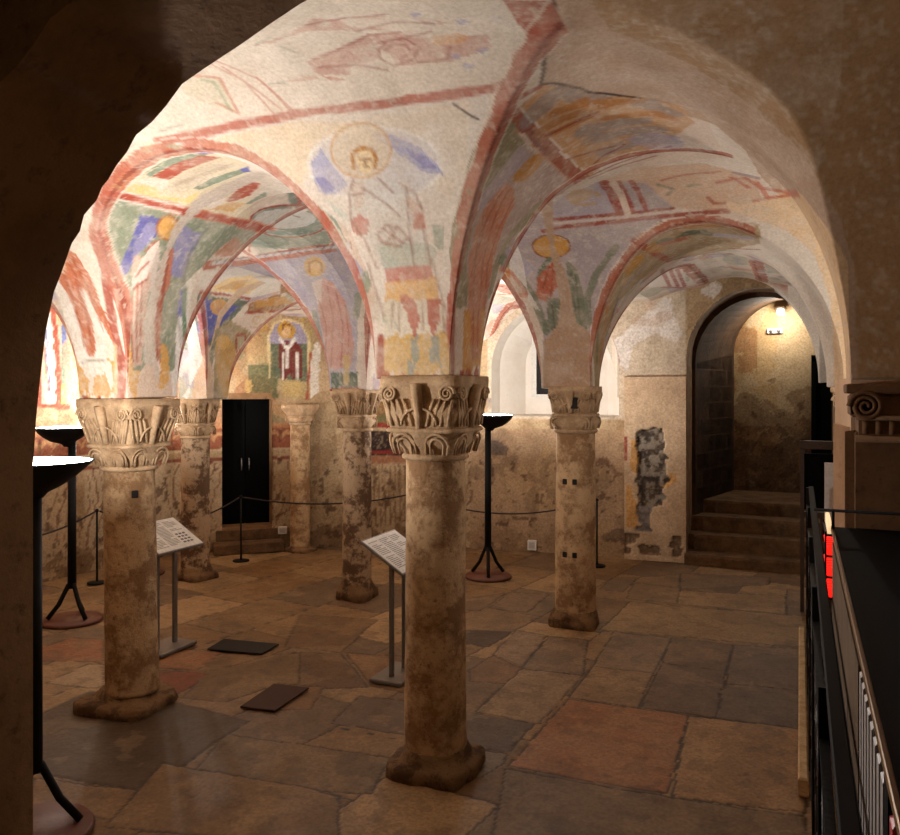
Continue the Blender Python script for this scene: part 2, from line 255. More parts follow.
LW;90,96,150;1;0;0.02;2874,1423 2890,1306 2882,1211 2906,1116 2900,1022
LW;190,120,60;1;0;0.02;2864,1316 2896,1046
LW;100,110,150;1;0;0.07;2989,1402 2994,1330 2995,1311
LW;110,130,110;1;0;0.06;2995,1287 2995,1094
LW;210,158,84;1;0;0.06;2995,1070 2995,973
LW;196,140,120;1;0;0.08;3008,1300 3020,1110 3029,972
LW;160,74,54;1;0;0.06;2839,1280 2840,1110 2842,975
LW;160,74,54;1;0;0.05;2864,963 3002,956 3022,954
PV;230,226,220;0.9;0;0.012;3808,1672 3847,1686 3862,1691 3867,1729 3842,1742 3826,1810 3808,1854 3784,1891 3760,1916 1844,3244 1822,3288 1800,3350 1786,3404 1776,3477 1774,3511 1751,3543 1730,3524 1708,3546 3600,1732 3598,1718 3654,1714 3734,1698 3800,1675
PV;92,96,168;0.9;0;0.012;3826,1671 3850,1684 3872,1698 3798,1744 3794,1682 3818,1674
LV;110,140,110;1;0;0.04;3872,1706 3796,1738 3790,1741 3780,1774 3772,1810 3758,1850 3733,1890 1800,3294 1794,3308
LV;120,116,120;0.8;0;0.01;3812,1684 3774,1721 3740,1740 3728,1772
LV;120,116,120;0.8;0;0.01;3810,1696 3766,1735 3756,1742 3742,1812 3726,1852 3717,1868 1772,3330
PV;136,144,122;1;0;0.012;4082,1060 4106,1072 4111,1118 4111,1158 4109,1191 4104,1216 4094,1316 4094,1352 4093,1378 4093,1412 4094,1460 4094,1533 4098,1582 4105,1688 4108,1730 4108,1764 4101,1894 4087,2008 4070,2118 4050,2084 4030,2046 4019,2014 4005,1984 4001,1960 3993,1950 3980,1916 3972,1901 3959,1854 3952,1819 3946,1744 3918,1722 3868,1684 3801,1704 3711,1724 3668,1730 3660,1716 3666,1702 3660,1688 3666,1673 3658,1646 3668,1632 3662,1592 3666,1540 3656,1528 3663,1526 3670,1494 3679,1466 3697,1432 3706,1420 3702,1417 3722,1396 3730,1384 3725,1380 3734,1370 3730,1366 3739,1356 3736,1352 3756,1335 3754,1332 3794,1301 3813,1285 3878,1251 3959,1204 4013,1165 4038,1140 4062,1102 4078,1068
PV;98,98,160;0.95;0;0.012;4068,1238 4060,1322 4060,1340 4008,1376 3998,1370 3994,1359 3985,1354 3982,1344 3963,1335 3960,1326 3950,1322 3948,1312 3896,1311 3892,1298 3901,1266 3952,1268 3988,1263 4048,1246 4058,1242
PV;150,146,176;0.7;0;0.012;4044,1283 4040,1314 4034,1336 4034,1354 4022,1359 4014,1357 3986,1358 3977,1352 3973,1342 3954,1332 3951,1322 3922,1311 3920,1304 3944,1298 3978,1284 3992,1287 4020,1288 4032,1286
PV;140,136,172;0.95;0;0.012;4053,1572 4040,1672 3980,1675 3909,1674 3902,1672 3900,1624 3954,1598 3982,1582 4011,1580 4042,1574
LV;84,100,84;0.6;0;0.03;4089,1671 4039,1672 3992,1666 3976,1661 3897,1686 3868,1703
PV;206,156,84;0.95;0;0.012;4032,1569 4017,1571 4004,1564 3998,1550 3996,1532 3998,1426 4008,1376 4024,1346 4038,1332 4051,1331 4065,1336 4072,1356 4073,1392 4068,1490 4060,1543 4045,1560
LV;150,90,50;1;0;0.012;4042,1562 4028,1570 4016,1570 4005,1565 3998,1554 3996,1538 3998,1473 4004,1401 4012,1368 4024,1348 4040,1334 4064,1334 4070,1350 4073,1376 4068,1433 4064,1532 4054,1548 4042,1562
PV;210,194,182;0.95;0;0.012;3992,1429 3968,1366 3933,1360 3930,1352 3912,1350 3909,1342 3862,1342 3859,1358 3851,1380 3850,1500 3854,1563 3895,1561 3929,1556 3974,1527 3982,1468
PV;168,92,70;0.8;0;0.012;3998,1448 3988,1381 3982,1364 3962,1354 3958,1344 3950,1342 3967,1383 3978,1390 3991,1425
PV;176,108,84;0.9;0;0.012;3991,1556 3972,1592 3904,1624 3868,1627 3863,1626 3858,1588 3929,1570 3972,1562 3983,1558
PV;206,172,152;0.95;0;0.012;3945,1302 3940,1338 3940,1358 3938,1388 3938,1427 3930,1450 3913,1528 3872,1551 3803,1564 3734,1578 3678,1582 3670,1536 3755,1526 3762,1506 3776,1438 3786,1411 3812,1373 3823,1372 3826,1377 3847,1374 3878,1374 3879,1358 3892,1323 3916,1315 3938,1305
PV;210,198,186;0.9;0;0.012;3870,1338 3889,1339 3901,1346 3936,1348 3940,1358 3960,1367 3965,1378 3975,1384 3966,1416 3959,1465 3954,1530 3904,1530 3882,1528 3876,1451 3866,1388 3870,1358
LV;150,76,60;0.85;0;0.014;3852,1365 3861,1380 3878,1484 3882,1532
LV;150,76,60;0.85;0;0.014;3834,1372 3794,1403 3769,1427 3755,1452 3748,1469 3736,1526 3684,1541
LV;150,76,60;0.85;0;0.014;3866,1388 3828,1436 3822,1447 3810,1476 3798,1526 3720,1550 3686,1558
LV;150,76,60;0.85;0;0.014;3876,1426 3860,1460 3846,1526 3779,1550 3722,1564
LV;150,76,60;0.85;0;0.014;3886,1352 3890,1362 3902,1367 3926,1420
PV;186,118,92;0.95;0;0.012;3957,1555 3988,1573 3934,1606 3910,1619 3811,1631 3787,1632 3704,1656 3657,1664 3666,1634 3751,1611 3835,1588 3876,1572 3949,1558
LV;130,60,46;0.8;0;0.012;3968,1576 3904,1598 3810,1620 3802,1620
LV;130,60,46;0.8;0;0.012;3877,1585 3801,1614 3713,1640 3682,1646
LV;130,60,46;0.8;0;0.012;3926,1594 3852,1619 3808,1628
LV;130,60,46;0.8;0;0.012;3788,1608 3800,1631 3785,1642
PV;230,214,200;0.8;0;0.012;3686,1630 3688,1646 3682,1663 3660,1668 3662,1651 3652,1635 3676,1632
PV;210,158,84;0.95;0;0.012;3728,1401 3725,1499 3711,1528 3671,1540 3662,1555 3665,1568 3658,1576 3631,1566 3628,1562 3599,1560 3600,1544 3620,1530 3646,1526 3661,1484 3675,1463 3672,1461 3684,1444 3708,1421 3717,1410
PV;210,158,84;0.95;0;0.012;3729,1652 3728,1686 3661,1706 3628,1700 3618,1686 3622,1674 3608,1666 3634,1658 3627,1652 3650,1654 3657,1664 3708,1656 3722,1654
PV;214,200,170;1;0;0.012;4110,1044 4153,1026 4194,1006 4265,974 4314,967 4338,966 4402,986 4435,1072 4460,1114 4473,1128 4481,1132 4452,1202 4424,1279 4400,1362 4376,1530 4290,1635 4208,1731 4193,1810 4164,1938 4141,1998 4123,2036 4089,2096 4103,2014 4110,1964 4119,1894 4126,1744 4121,1630 4120,1562 4117,1526 4116,1428 4120,1356 4118,1338 4124,1286 4134,1220 4144,1170 4146,1132 4136,1072 4128,1049 4120,1046
PV;230,196,124;0.9;0;0.012;4114,1044 4186,1012 4194,1031 4196,1062 4166,1091 4176,1144 4178,1179 4176,1192 4144,1240 4142,1308 4144,1362 4150,1376 4193,1418 4176,1459 4160,1527 4129,1530 4128,1450 4126,1406 4128,1348 4127,1330 4137,1230 4138,1207 4145,1158 4139,1088 4134,1060 4124,1045
PV;126,146,124;0.95;0;0.012;4192,1014 4258,984 4293,976 4334,972 4368,984 4397,1007 4356,1039 4328,1048 4282,1048 4253,1064 4208,1078 4197,1021
LV;222,214,190;1;0;0.05;4163,1084 4202,1062 4224,1044 4248,1038 4286,1016 4314,1012 4355,994
PV;126,146,124;0.95;0;0.012;4210,1085 4234,1078 4271,1058 4281,1050 4330,1046 4356,1036 4399,1043 4386,1056 4334,1080 4306,1088 4281,1088 4252,1102 4224,1110 4216,1110 4212,1099
PV;100,104,170;0.9;0;0.012;4372,1002 4412,1022 4430,1022 4416,1044 4383,1040 4368,1034
PV;168,78,58;0.97;0;0.012;4214,1116 4248,1106 4294,1083 4351,1062 4372,1050 4391,1066 4421,1082 4381,1114 4312,1152 4254,1181 4220,1192 4220,1154 4218,1126
PV;204,190,166;0.95;0;0.012;4176,1222 4228,1208 4265,1188 4286,1184 4307,1176 4343,1154 4356,1143 4379,1170 4416,1192 4424,1193 4392,1226 4349,1258 4301,1275 4257,1308 4220,1324 4196,1330 4186,1328 4178,1321 4166,1319 4159,1312 4172,1238
PV;224,214,200;0.9;0;0.012;4182,1095 4204,1116 4212,1120 4217,1172 4218,1195 4172,1226 4176,1192 4184,1130 4183,1114
LV;170,150,130;0.6;0;0.008;4187,1241 4208,1238 4222,1231
LV;170,150,130;0.6;0;0.008;4194,1249 4218,1242 4232,1235
LV;170,150,130;0.6;0;0.008;4205,1253 4229,1246 4243,1239
LV;170,150,130;0.6;0;0.008;4216,1258 4240,1250 4254,1243
LV;170,150,130;0.6;0;0.008;4224,1266 4266,1243
LV;170,150,130;0.6;0;0.008;4238,1266 4250,1262 4280,1243
LV;170,150,130;0.6;0;0.008;4248,1270 4294,1240
LV;170,150,130;0.6;0;0.008;4260,1274 4292,1251 4309,1236
LV;170,150,130;0.6;0;0.008;4274,1275 4307,1247 4326,1228
LV;170,150,130;0.6;0;0.008;4290,1270 4305,1258 4344,1218
LV;170,150,130;0.6;0;0.008;4303,1270 4340,1232 4360,1208
LV;170,150,130;0.6;0;0.008;4320,1262 4339,1243 4379,1194
LV;170,150,130;0.6;0;0.008;4338,1254 4378,1204 4399,1174
LV;170,150,130;0.6;0;0.008;4358,1239 4378,1214 4420,1152
PV;126,140,120;0.95;0;0.012;4195,1339 4238,1341 4276,1326 4306,1328 4342,1314 4370,1296 4400,1266 4436,1220 4456,1192 4416,1306 4396,1338 4378,1361 4346,1412 4331,1430 4316,1454 4290,1484 4280,1480 4266,1506 4254,1494 4244,1465 4232,1460 4212,1428 4202,1414 4198,1387 4198,1358
PV;96,96,168;0.95;0;0.012;4394,1270 4412,1252 4432,1226 4456,1192 4408,1332 4381,1338
PV;166,80,60;0.97;0;0.012;4179,1639 4212,1630 4230,1622 4270,1612 4318,1590 4337,1578 4354,1613 4307,1648 4249,1684 4200,1669 4185,1652
PV;222,210,200;0.8;0;0.012;4152,1563 4196,1590 4216,1598 4180,1637 4156,1634 4133,1628 4148,1579
PV;210,158,84;0.8;0;0.012;4131,1621 4165,1646 4182,1660 4192,1664 4201,1715 4161,1713 4149,1710 4142,1670 4134,1633
PV;126,140,120;0.9;0;0.012;4201,1715 4240,1714 4272,1706 4307,1692 4274,1733 4245,1737 4195,1732
LV;196,130,100;1;0;0.075;4092,1050 4117,1060 4126,1132 4123,1172 4118,1218 4110,1257 4106,1315 4101,1385 4102,1519 4110,1670 4114,1742 4108,1880 4093,2003 4067,2174 4058,2226 4053,2272 3582,2558 3575,2584
LV;164,74,54;1;0;0.055;4092,1050 4116,1062 4124,1135 4122,1162 4120,1196 4107,1284 4106,1315 4102,1337 4102,1356 4101,1385 4102,1421 4100,1526 4102,1578 4106,1616 4110,1700 4112,1743 4105,1892 4097,1958 4078,2086 4069,2148 4056,2228 4052,2274 3571,2571 3566,2594
LV;228,222,210;1;0;0.012;4088,1062 4105,1071 4111,1136 4107,1176 4107,1197 4097,1246 4094,1298 4089,1318 4090,1354 4088,1417 4088,1496
LV;228,222,210;1;0;0.012;4104,1043 4128,1055 4136,1114 4138,1142 4136,1180 4132,1203 4122,1264 4120,1292 4116,1311 4116,1345 4113,1402 4112,1458
PV;196,182,168;1;0;0.012;4504,1204 4474,1260 4430,1334 4412,1357 4396,1383 4378,1416 4362,1466 4346,1527 4302,1540 4254,1544 4219,1543 4174,1541 4142,1536 4098,1542 4051,1538 3993,1552 3934,1558 3877,1564 3808,1565 3770,1563 3722,1582 3674,1595 3662,1590 3628,1586 3646,1600 3645,1630 3646,1646 3630,1662 3661,1655 3689,1642 3768,1609 3866,1600 3944,1584 3962,1578 4008,1581 4048,1578 4059,1576 4106,1586 4128,1586 4190,1614 4234,1619 4272,1614 4350,1590 4389,1570 4412,1556 4444,1532 4475,1373 4601,1070 4591,1068 4508,1222
PV;208,182,162;1;0;0.012;3631,1566 3668,1582 3682,1604 3680,1617 3674,1628 3644,1646 3647,1650 3626,1658 3626,1665 3599,1673 3628,1682 3639,1716 3599,1721 3600,1564 3622,1566
LV;176,110,90;0.8;0;0.05;4086,1050 4146,1024 4199,994 4254,977 4281,966 4381,974
LV;150,160,130;0.7;0;0.03;4162,1008 4228,986 4272,971 4313,966 4344,968 4384,967
LV;196,120,90;0.7;0;0.03;4146,1020 4192,1005 4246,982 4296,976 4329,974
LV;210,170,110;0.7;0;0.03;4194,978 4228,970 4288,954 4326,954
PV;226,218,206;0.9;0;0.012;4318,944 4387,946 4482,944 4569,940 4653,936 4720,932 4796,927 4872,922 5104,919 5154,920 5194,922 5227,922 5282,924 5313,925 5478,921 5576,916 5632,910 5692,907 5733,904 5808,896 5861,886 5886,881 5817,939 5796,954 5754,1000 5727,1028 5680,1072 5656,1096 5592,1174 5542,1230 5522,1247 5490,1308 5456,1378 5436,1436 5424,1493 5419,1526 5354,1542 5320,1543 5318,1526 5301,1526 5292,1512 5284,1526 5212,1526 5156,1526 5148,1518 5138,1525 5128,1525 5126,1490 5124,1422 5126,1362 5116,1346 5101,1310 5068,1300 5036,1296 5022,1288 5004,1284 4986,1268 4973,1266 4958,1250 4942,1240 4913,1206 4895,1205 4830,1180 4795,1168 4712,1126 4688,1110 4659,1099 4622,1086 4612,1084 4490,1390 4482,1327 4480,1298 4470,1188 4464,1099 4444,1083 4422,1055 4396,1004 4384,982 4348,962 4324,948
PV;222,212,196;0.9;0;0.012;4448,814 4538,777 4620,744 4746,695 4828,666 4912,642 4949,634 4999,626 5101,620 5224,558 5266,537 5315,558 5338,560 5434,562 5483,561 5587,566 5660,571 5720,578 5766,584 5833,598 5888,613 5945,630 5994,648 6016,656 5973,814 5930,852 5886,881 5870,882 5818,892 5752,904 5712,907 5668,910 5590,914 5419,920 5314,922 5268,919 5228,919 5188,916 5147,916 5052,914 4902,916 4771,922 4698,926 4622,930 4540,934 4440,938 4352,939 4320,940 4422,836 4440,821
PV;230,196,124;0.34;0;0.012;4372,964 4455,962 4514,958 4571,956 4631,952 4682,948 4738,944 4800,940 4819,937 4852,940 4894,942 4918,942 4944,944 4978,943 5018,945 5102,944 5159,956 5114,986 5106,993 5000,1002 4937,1014 4892,1026 4837,1042 4760,1070 4720,1087 4694,1100 4648,1079 4612,1064 4571,1044 4533,1033 4503,1048 4484,1046 4460,1020 4446,997 4412,982 4385,970 4380,966
PV;226,196,140;0.18;0.45;0.012;5189,951 5231,949 5271,949 5318,950 5436,948 5600,937 5628,934 5720,926 5730,928 5645,1084 5593,1124 5544,1155 5533,1160 5495,1148 5483,1140 5450,1133 5434,1126 5378,1118 5320,1112 5294,1079 5272,1052 5257,1038 5222,1022 5182,1003 5154,989 5106,966 5074,962 5117,962 5154,956 5180,952
LV;178,104,86;0.9;0;0.05;4312,948 4370,947 4403,946 4482,941 4560,935 4582,935 4643,932 4710,928 4768,924 4877,918 4958,914 5057,914 5115,914 5156,918 5197,918 5237,922 5277,922 5308,924 5316,924 5461,920 5565,916 5636,912 5716,906 5774,902 5818,898 5852,889 5884,880 5896,884
PV;196,146,128;0.6;0.42;0.012;4881,676 4910,672 4982,665 5114,660 5158,654 5246,613 5298,639 5318,642 5390,643 5432,642 5548,634 5620,630 5657,642 5716,659 5740,665 5772,687 5743,693 5684,696 5612,702 5586,700 5524,700 5486,698 5392,699 5318,698 5280,684 5236,668 5205,655 5123,668 5106,672 5038,675 4993,674 4904,676
PV;190,136,122;0.62;0.38;0.012;5138,767 5198,754 5268,734 5318,715 5404,710 5442,709 5530,708 5578,710 5617,710 5652,711 5674,710 5700,719 5741,732 5779,744 5822,742 5852,742 5845,782 5784,801 5736,815 5714,820 5672,820 5636,822 5596,822 5550,824 5466,825 5431,828 5316,830 5292,832 5234,834 5175,821 5146,814 5139,778
PV;206,170,150;0.7;0;0.012;4882,823 4941,816 5043,810 5106,808 5130,811 5151,819 5104,826 5041,824 4952,826 4902,824
PV;184,110,90;0.7;0;0.012;5146,814 5192,836 5213,844 5180,844 5151,819
LV;150,84,72;0.7;0;0.012;5158,762 5224,748 5275,733 5315,721 5378,718 5484,715 5606,708
LV;150,84,72;0.7;0;0.012;5158,790 5189,795 5242,802 5314,836
LV;150,84,72;0.7;0;0.012;5320,773 5412,765 5453,758 5512,740 5596,736 5608,738 5638,766 5581,806 5472,821 5439,824 5380,813 5318,808 5313,802 5320,773
LV;150,84,72;0.7;0;0.012;5439,773 5478,766 5536,752 5592,758 5590,785 5514,805
LV;150,84,72;0.7;0;0.012;5218,632 5263,634 5300,636 5319,640 5396,641 5564,634 5620,630
LV;150,84,72;0.7;0;0.012;5362,752 5422,748 5482,744 5526,740 5578,734 5620,728 5670,722 5713,714
LV;150,84,72;0.7;0;0.012;5304,698 5320,696 5410,693 5480,687 5566,675 5614,668 5677,674 5730,684 5738,686
LV;150,84,72;0.7;0;0.012;5601,816 5654,812 5700,810 5710,810 5740,771
PV;222,186,150;0.8;0;0.012;5701,734 5752,728 5779,726 5804,744 5782,765 5726,764 5694,764 5698,748
PV;214,166,130;0.8;0;0.012;5800,750 5790,763 5766,764 5760,754 5766,741 5781,732 5800,740 5802,746
PV;150,150,196;0.6;0.4;0.012;5726,643 5709,652 5694,652 5690,638 5710,628 5728,636
PV;150,150,196;0.6;0.4;0.012;5826,692 5802,699 5800,684 5817,678 5828,688
PV;150,150,196;0.6;0.4;0.012;5834,792 5814,799 5802,788 5828,782 5834,787
PV;150,150,196;0.6;0.4;0.012;5783,834 5769,842 5748,836 5756,826 5780,828 5782,832
PV;150,150,196;0.6;0.4;0.012;5906,695 5894,704 5878,695 5890,684 5904,687 5906,692
PV;150,150,196;0.6;0.4;0.012;5760,804 5746,812 5724,806 5740,794 5761,800
PV;204,198,172;0.7;0;0.012;4478,774 4535,784 4599,790 4584,846 4576,904 4537,894 4498,872 4476,852 4451,818 4471,786
LV;196,140,116;0.8;0;0.018;4524,774 4561,782 4598,792 4587,829 4576,904 4531,872 4523,868
LV;150,160,130;0.6;0;0.02;4532,790 4566,802 4554,886
LV;190,140,124;0.7;0;0.016;4607,731 4630,765 4665,799 4677,811 4682,844 4704,904 4708,910
LV;190,140,124;0.7;0;0.016;4636,726 4672,758 4720,796 4737,804 4763,854 4792,895 4812,912
LV;190,140,124;0.7;0;0.016;4643,755 4674,810 4718,868 4748,900 4755,905
LV;190,140,124;0.7;0;0.016;4737,804 4773,865 4787,902 4788,910
LV;120,130,120;0.7;0;0.01;4332,921 4384,913 4392,913
LV;120,130,120;0.7;0;0.01;4907,674 4944,668 4992,662 5101,655 5112,651
LV;120,130,120;0.7;0;0.01;4771,828 4860,824
LV;120,130,120;0.7;0;0.01;5114,698 5135,730
PV;206,206,212;0.55;0;0.012;5530,1080 5485,1104 5468,1110 5399,1121 5318,1126 5296,1136 5260,1142 5194,1150 5158,1148 5140,1142 5112,1140 5104,1138 5031,1135 4978,1135 4876,1124 4842,1116 4813,1110 4774,1090 4763,1068 4762,1051 4818,1016 4856,1006 4901,997 4958,987 5002,984 5093,984 5138,977 5175,975 5200,978 5235,981 5282,994 5317,1012 5386,1014 5448,1022 5481,1032 5508,1041 5520,1047 5526,1062 5526,1072
LV;236,232,224;0.8;0;0.02;5530,1080 5492,1102 5478,1109 5452,1114 5316,1128 5281,1140 5209,1150 5190,1151 5162,1148 5134,1146 5108,1137 5064,1138 5000,1135 4934,1130 4906,1130 4850,1120 4820,1112 4796,1102 4771,1085 4762,1082 4762,1051 4808,1020 4866,1004 4912,994 4980,988 5106,982 5188,974 5213,980 5248,983 5293,998 5320,1014 5434,1020 5460,1024 5490,1033 5524,1052 5530,1080
PV;160,162,200;0.7;0;0.012;4784,1046 4872,1014 4888,1034 4906,1056 4962,1084 5012,1103 4931,1114 4876,1124 4855,1125 4837,1122 4782,1123 4768,1091 4780,1055
PV;150,154,198;0.72;0;0.012;5197,994 5250,1000 5312,1035 5317,1041 5366,1044 5400,1051 5428,1054 5447,1061 5484,1068 5522,1099 5527,1108 5481,1102 5450,1103 5412,1100 5319,1101 5284,1072 5250,1040 5216,1008 5204,998
PV;90,98,180;0.6;0;0.012;4776,1084 4829,1083 4864,1106 4884,1116 4862,1116 4820,1120 4802,1120 4780,1092
PV;84,92,180;0.6;0;0.012;5281,1034 5302,1048 5316,1054 5377,1058 5424,1060 5468,1078 5494,1088 5504,1094 5456,1090 5421,1091 5314,1087 5293,1062 5284,1042
PV;220,200,164;0.65;0;0.012;5242,1038 5226,1061 5202,1081 5170,1090 5136,1092 5116,1084 4998,1073 4964,1068 4940,1053 4930,1044 4944,1018 4992,1001 5026,992 5104,986 5122,973 5156,960 5188,962 5222,976 5235,990 5244,1014 5242,1028
PV;236,214,170;0.9;0;0.012;5188,1056 5174,1076 5152,1084 5137,1071 5136,1050 5153,1029 5164,1023 5184,1026 5191,1044
LV;206,160,104;0.8;0;0.014;5242,1038 5228,1059 5208,1076 5181,1088 5141,1092 5113,1086 5106,1080 5042,1078 5002,1074 4977,1066 4953,1062 4930,1041 4944,1018 4984,1003 5012,994 5100,987 5116,976 5154,962 5174,960 5201,964 5223,976 5238,994 5244,1014 5242,1038
LV;186,132,70;1;0;0.022;5124,1066 5132,1034 5160,1021 5190,1030 5194,1052 5182,1072
LV;140,90,60;1;0;0.011;5148,1048 5159,1049
LV;140,90,60;1;0;0.011;5171,1050 5180,1054
LV;140,90,60;1;0;0.011;5164,1052 5156,1067 5164,1069
PV;206,204,196;0.75;0;0.012;5058,1100 5128,1096 5155,1098 5181,1102 5214,1104 5224,1104 5258,1118 5280,1163 5284,1214 5285,1240 5246,1296 5237,1305 5218,1307 5192,1304 5174,1300 5146,1298 5132,1274 5114,1233 5104,1224 5068,1219 5019,1214 4968,1204 4951,1196 4934,1190 4978,1142 5020,1114 5040,1106
PV;206,176,150;0.5;0;0.012;5102,1102 5145,1098 5124,1146 5104,1166 5048,1172 5059,1157 5054,1152 5068,1138 5079,1130 5100,1124 5102,1110
PV;176,186,168;0.65;0.35;0.012;5139,1224 5155,1230 5194,1248 5221,1246 5257,1247 5282,1253 5308,1258 5300,1303 5265,1302 5229,1301 5202,1298 5166,1296 5148,1292 5140,1240 5140,1230
PV;160,170,150;0.7;0;0.012;5304,1214 5356,1212 5416,1215 5454,1214 5405,1258 5398,1262 5316,1262 5298,1254 5303,1218
PV;166,186,172;0.4;0;0.012;4798,1126 4820,1134 4853,1152 4910,1170 4934,1190 4910,1188 4892,1182 4874,1180 4835,1164 4804,1132
PV;186,106,88;0.85;0;0.012;5128,1200 5116,1216 5105,1220 4971,1218 4944,1212 4932,1204 4932,1194 4948,1186 4978,1180 5036,1176 5108,1173 5124,1183 5128,1190
PV;192,120,96;0.85;0.3;0.012;5250,1180 5291,1180 5290,1220 5255,1220 5248,1213 5250,1184
PV;200,150,120;0.5;0;0.012;5256,1143 5287,1173 5262,1186 5241,1164 5250,1151
LV;138,84,64;0.8;0;0.012;5134,1115 5188,1157 5218,1186
LV;138,84,64;0.8;0;0.012;5114,1094 5102,1106 5044,1114 5004,1120 4963,1156 4940,1184 4964,1198 4982,1202 4997,1210 5022,1214 5049,1222
LV;138,84,64;0.8;0;0.012;5145,1220 5177,1203 5211,1212 5232,1237 5202,1252 5176,1246 5154,1239 5145,1220
LV;138,84,64;0.8;0;0.012;5166,1211 5186,1226 5206,1240 5213,1243
LV;138,84,64;0.8;0;0.012;5185,1206 5194,1248
LV;138,84,64;0.8;0;0.012;5206,1212 5168,1242
LV;138,84,64;0.8;0;0.012;5254,1131 5238,1213 5238,1300
LV;138,84,64;0.8;0;0.012;5238,1114 5262,1132 5274,1138 5286,1180
LV;138,84,64;0.8;0;0.012;5105,1230 5116,1262 5128,1294
LV;138,84,64;0.8;0;0.012;5280,1220 5284,1294
LV;138,84,64;0.8;0;0.012;5182,1096 5214,1134
LV;138,84,64;0.8;0;0.012;5048,1128 5126,1128 5136,1124
PV;190,112,92;0.85;0.3;0.012;5148,1292 5166,1292 5204,1294 5240,1296 5258,1294 5286,1296 5290,1328 5271,1331 5262,1326 5206,1332 5179,1328 5150,1330 5148,1300
PV;222,174,104;0.85;0.25;0.012;5143,1326 5172,1324 5189,1328 5217,1325 5244,1328 5262,1325 5297,1325 5294,1367 5266,1372 5258,1367 5240,1370 5232,1364 5204,1369 5196,1363 5168,1367 5160,1361 5142,1363 5143,1334
PV;222,212,190;0.9;0;0.012;5138,1365 5166,1362 5174,1368 5202,1365 5210,1371 5248,1366 5256,1372 5283,1366 5292,1372 5318,1367 5318,1436 5282,1448 5274,1437 5228,1450 5220,1438 5172,1448 5164,1436 5126,1442 5136,1372
PV;214,174,100;0.95;0.15;0.012;5126,1442 5172,1432 5181,1442 5218,1432 5226,1443 5262,1432 5270,1442 5306,1428 5314,1438 5376,1435 5364,1468 5366,1469 5360,1500 5352,1526 5320,1530 5296,1526 5288,1508 5278,1525 5206,1526 5161,1526 5152,1508 5144,1525 5124,1526 5126,1442
PV;186,108,88;0.9;0;0.012;5186,1354 5206,1354 5215,1360 5227,1364 5234,1388 5240,1412 5234,1421 5223,1450 5213,1420 5190,1379 5187,1364
PV;186,108,88;0.9;0;0.012;5263,1366 5290,1362 5300,1369 5300,1412 5286,1430 5278,1449 5268,1421 5264,1398 5263,1375
PV;150,160,150;0.95;0;0.012;5210,1441 5222,1447 5234,1438 5230,1487 5218,1508 5213,1525 5194,1526 5201,1489 5212,1498 5211,1443
PV;150,160,150;0.95;0;0.012;5267,1446 5279,1438 5291,1443 5290,1488 5308,1526 5304,1525 5292,1502 5266,1498 5267,1448
LV;146,100,76;0.75;0;0.011;5164,1367 5153,1420
LV;146,100,76;0.75;0;0.011;5182,1372 5176,1428
LV;146,100,76;0.75;0;0.011;5250,1371 5246,1426
LV;146,100,76;0.75;0;0.011;5310,1380 5308,1434
LV;146,100,76;0.75;0;0.011;5102,1280 5111,1324 5120,1353 5128,1376 5132,1393
LV;146,100,76;0.75;0;0.011;5290,1284 5298,1327 5308,1366 5312,1384
PV;160,166,140;0.6;0.4;0.012;5134,1396 5142,1404 5151,1402 5160,1410 5172,1417 5175,1440 5156,1443 5148,1432 5128,1434 5132,1405
PV;160,74,54;0.95;0;0.012;5109,1526 5118,1525 5138,1504 5146,1526 5174,1525 5183,1516 5192,1526 5219,1526 5228,1517 5236,1526 5298,1525 5315,1526 5328,1554 5320,1556 5320,1534 5315,1526 5272,1526 5182,1526 5136,1526 5128,1514 5118,1525 5109,1526
LV;160,74,54;0.95;0;0.045;5120,1440 5116,1484 5114,1520
LV;176,98,80;0.9;0;0.06;5446,1364 5428,1417 5418,1458 5409,1525 5358,1542 5335,1546
PV;150,140,108;1;0;0.012;5798,958 5826,958 5833,964 5822,1062 5814,1155 5808,1240 5788,1254 5764,1260 5750,1265 5730,1260 5680,1228 5662,1206 5642,1187 5620,1290 5610,1352 5600,1387 5588,1450 5582,1526 5524,1566 5464,1592 5458,1594 5456,1567 5452,1542 5452,1420 5462,1372 5464,1292 5468,1270 5496,1242 5515,1219 5573,1171 5618,1123 5648,1088 5729,1016 5782,972 5790,966
PV;178,156,144;1;0;0.012;5804,1242 5810,1319 5814,1370 5817,1450 5820,1537 5826,1590 5832,1670 5834,1737 5836,1856 5840,1973 5848,2086 5716,2561 5666,2584 5587,2612 5509,2632 5475,2642 5430,2654 5352,2662 5305,2685 5274,2725 5714,2033 5691,2007 5670,1970 5648,1922 5626,1910 5606,1886 5586,1838 5580,1815 5566,1742 5530,1744 5498,1738 5484,1734 5458,1611 5506,1564 5536,1529 5542,1459 5548,1406 5566,1372 5599,1314 5634,1249 5670,1280 5690,1284 5709,1288 5728,1292 5746,1285 5798,1248
PV;150,144,112;0.8;0;0.012;5774,2038 5744,2027 5715,2005 5685,1971 5670,1950 5656,1921 5634,1854 5627,1819 5613,1824 5606,1814 5599,1816 5586,1790 5572,1744 5566,1742 5552,1780 5546,1792 5538,1816 5516,1833 5511,1828 5503,1833 5497,1828 5484,1734 5530,1718 5561,1700 5594,1712 5636,1716 5672,1743 5679,1794 5686,1828 5694,1851 5702,1862 5709,1880 5724,1898 5738,1948 5760,2007 5767,2021
PV;180,164,170;0.95;0;0.012;5796,1222 5802,1372 5804,1510 5797,1526 5762,1525 5756,1476 5749,1472 5742,1450 5736,1448 5715,1406 5696,1408 5690,1399 5676,1400 5651,1368 5643,1214 5640,1178 5660,1192 5708,1228 5746,1236 5764,1235 5790,1226
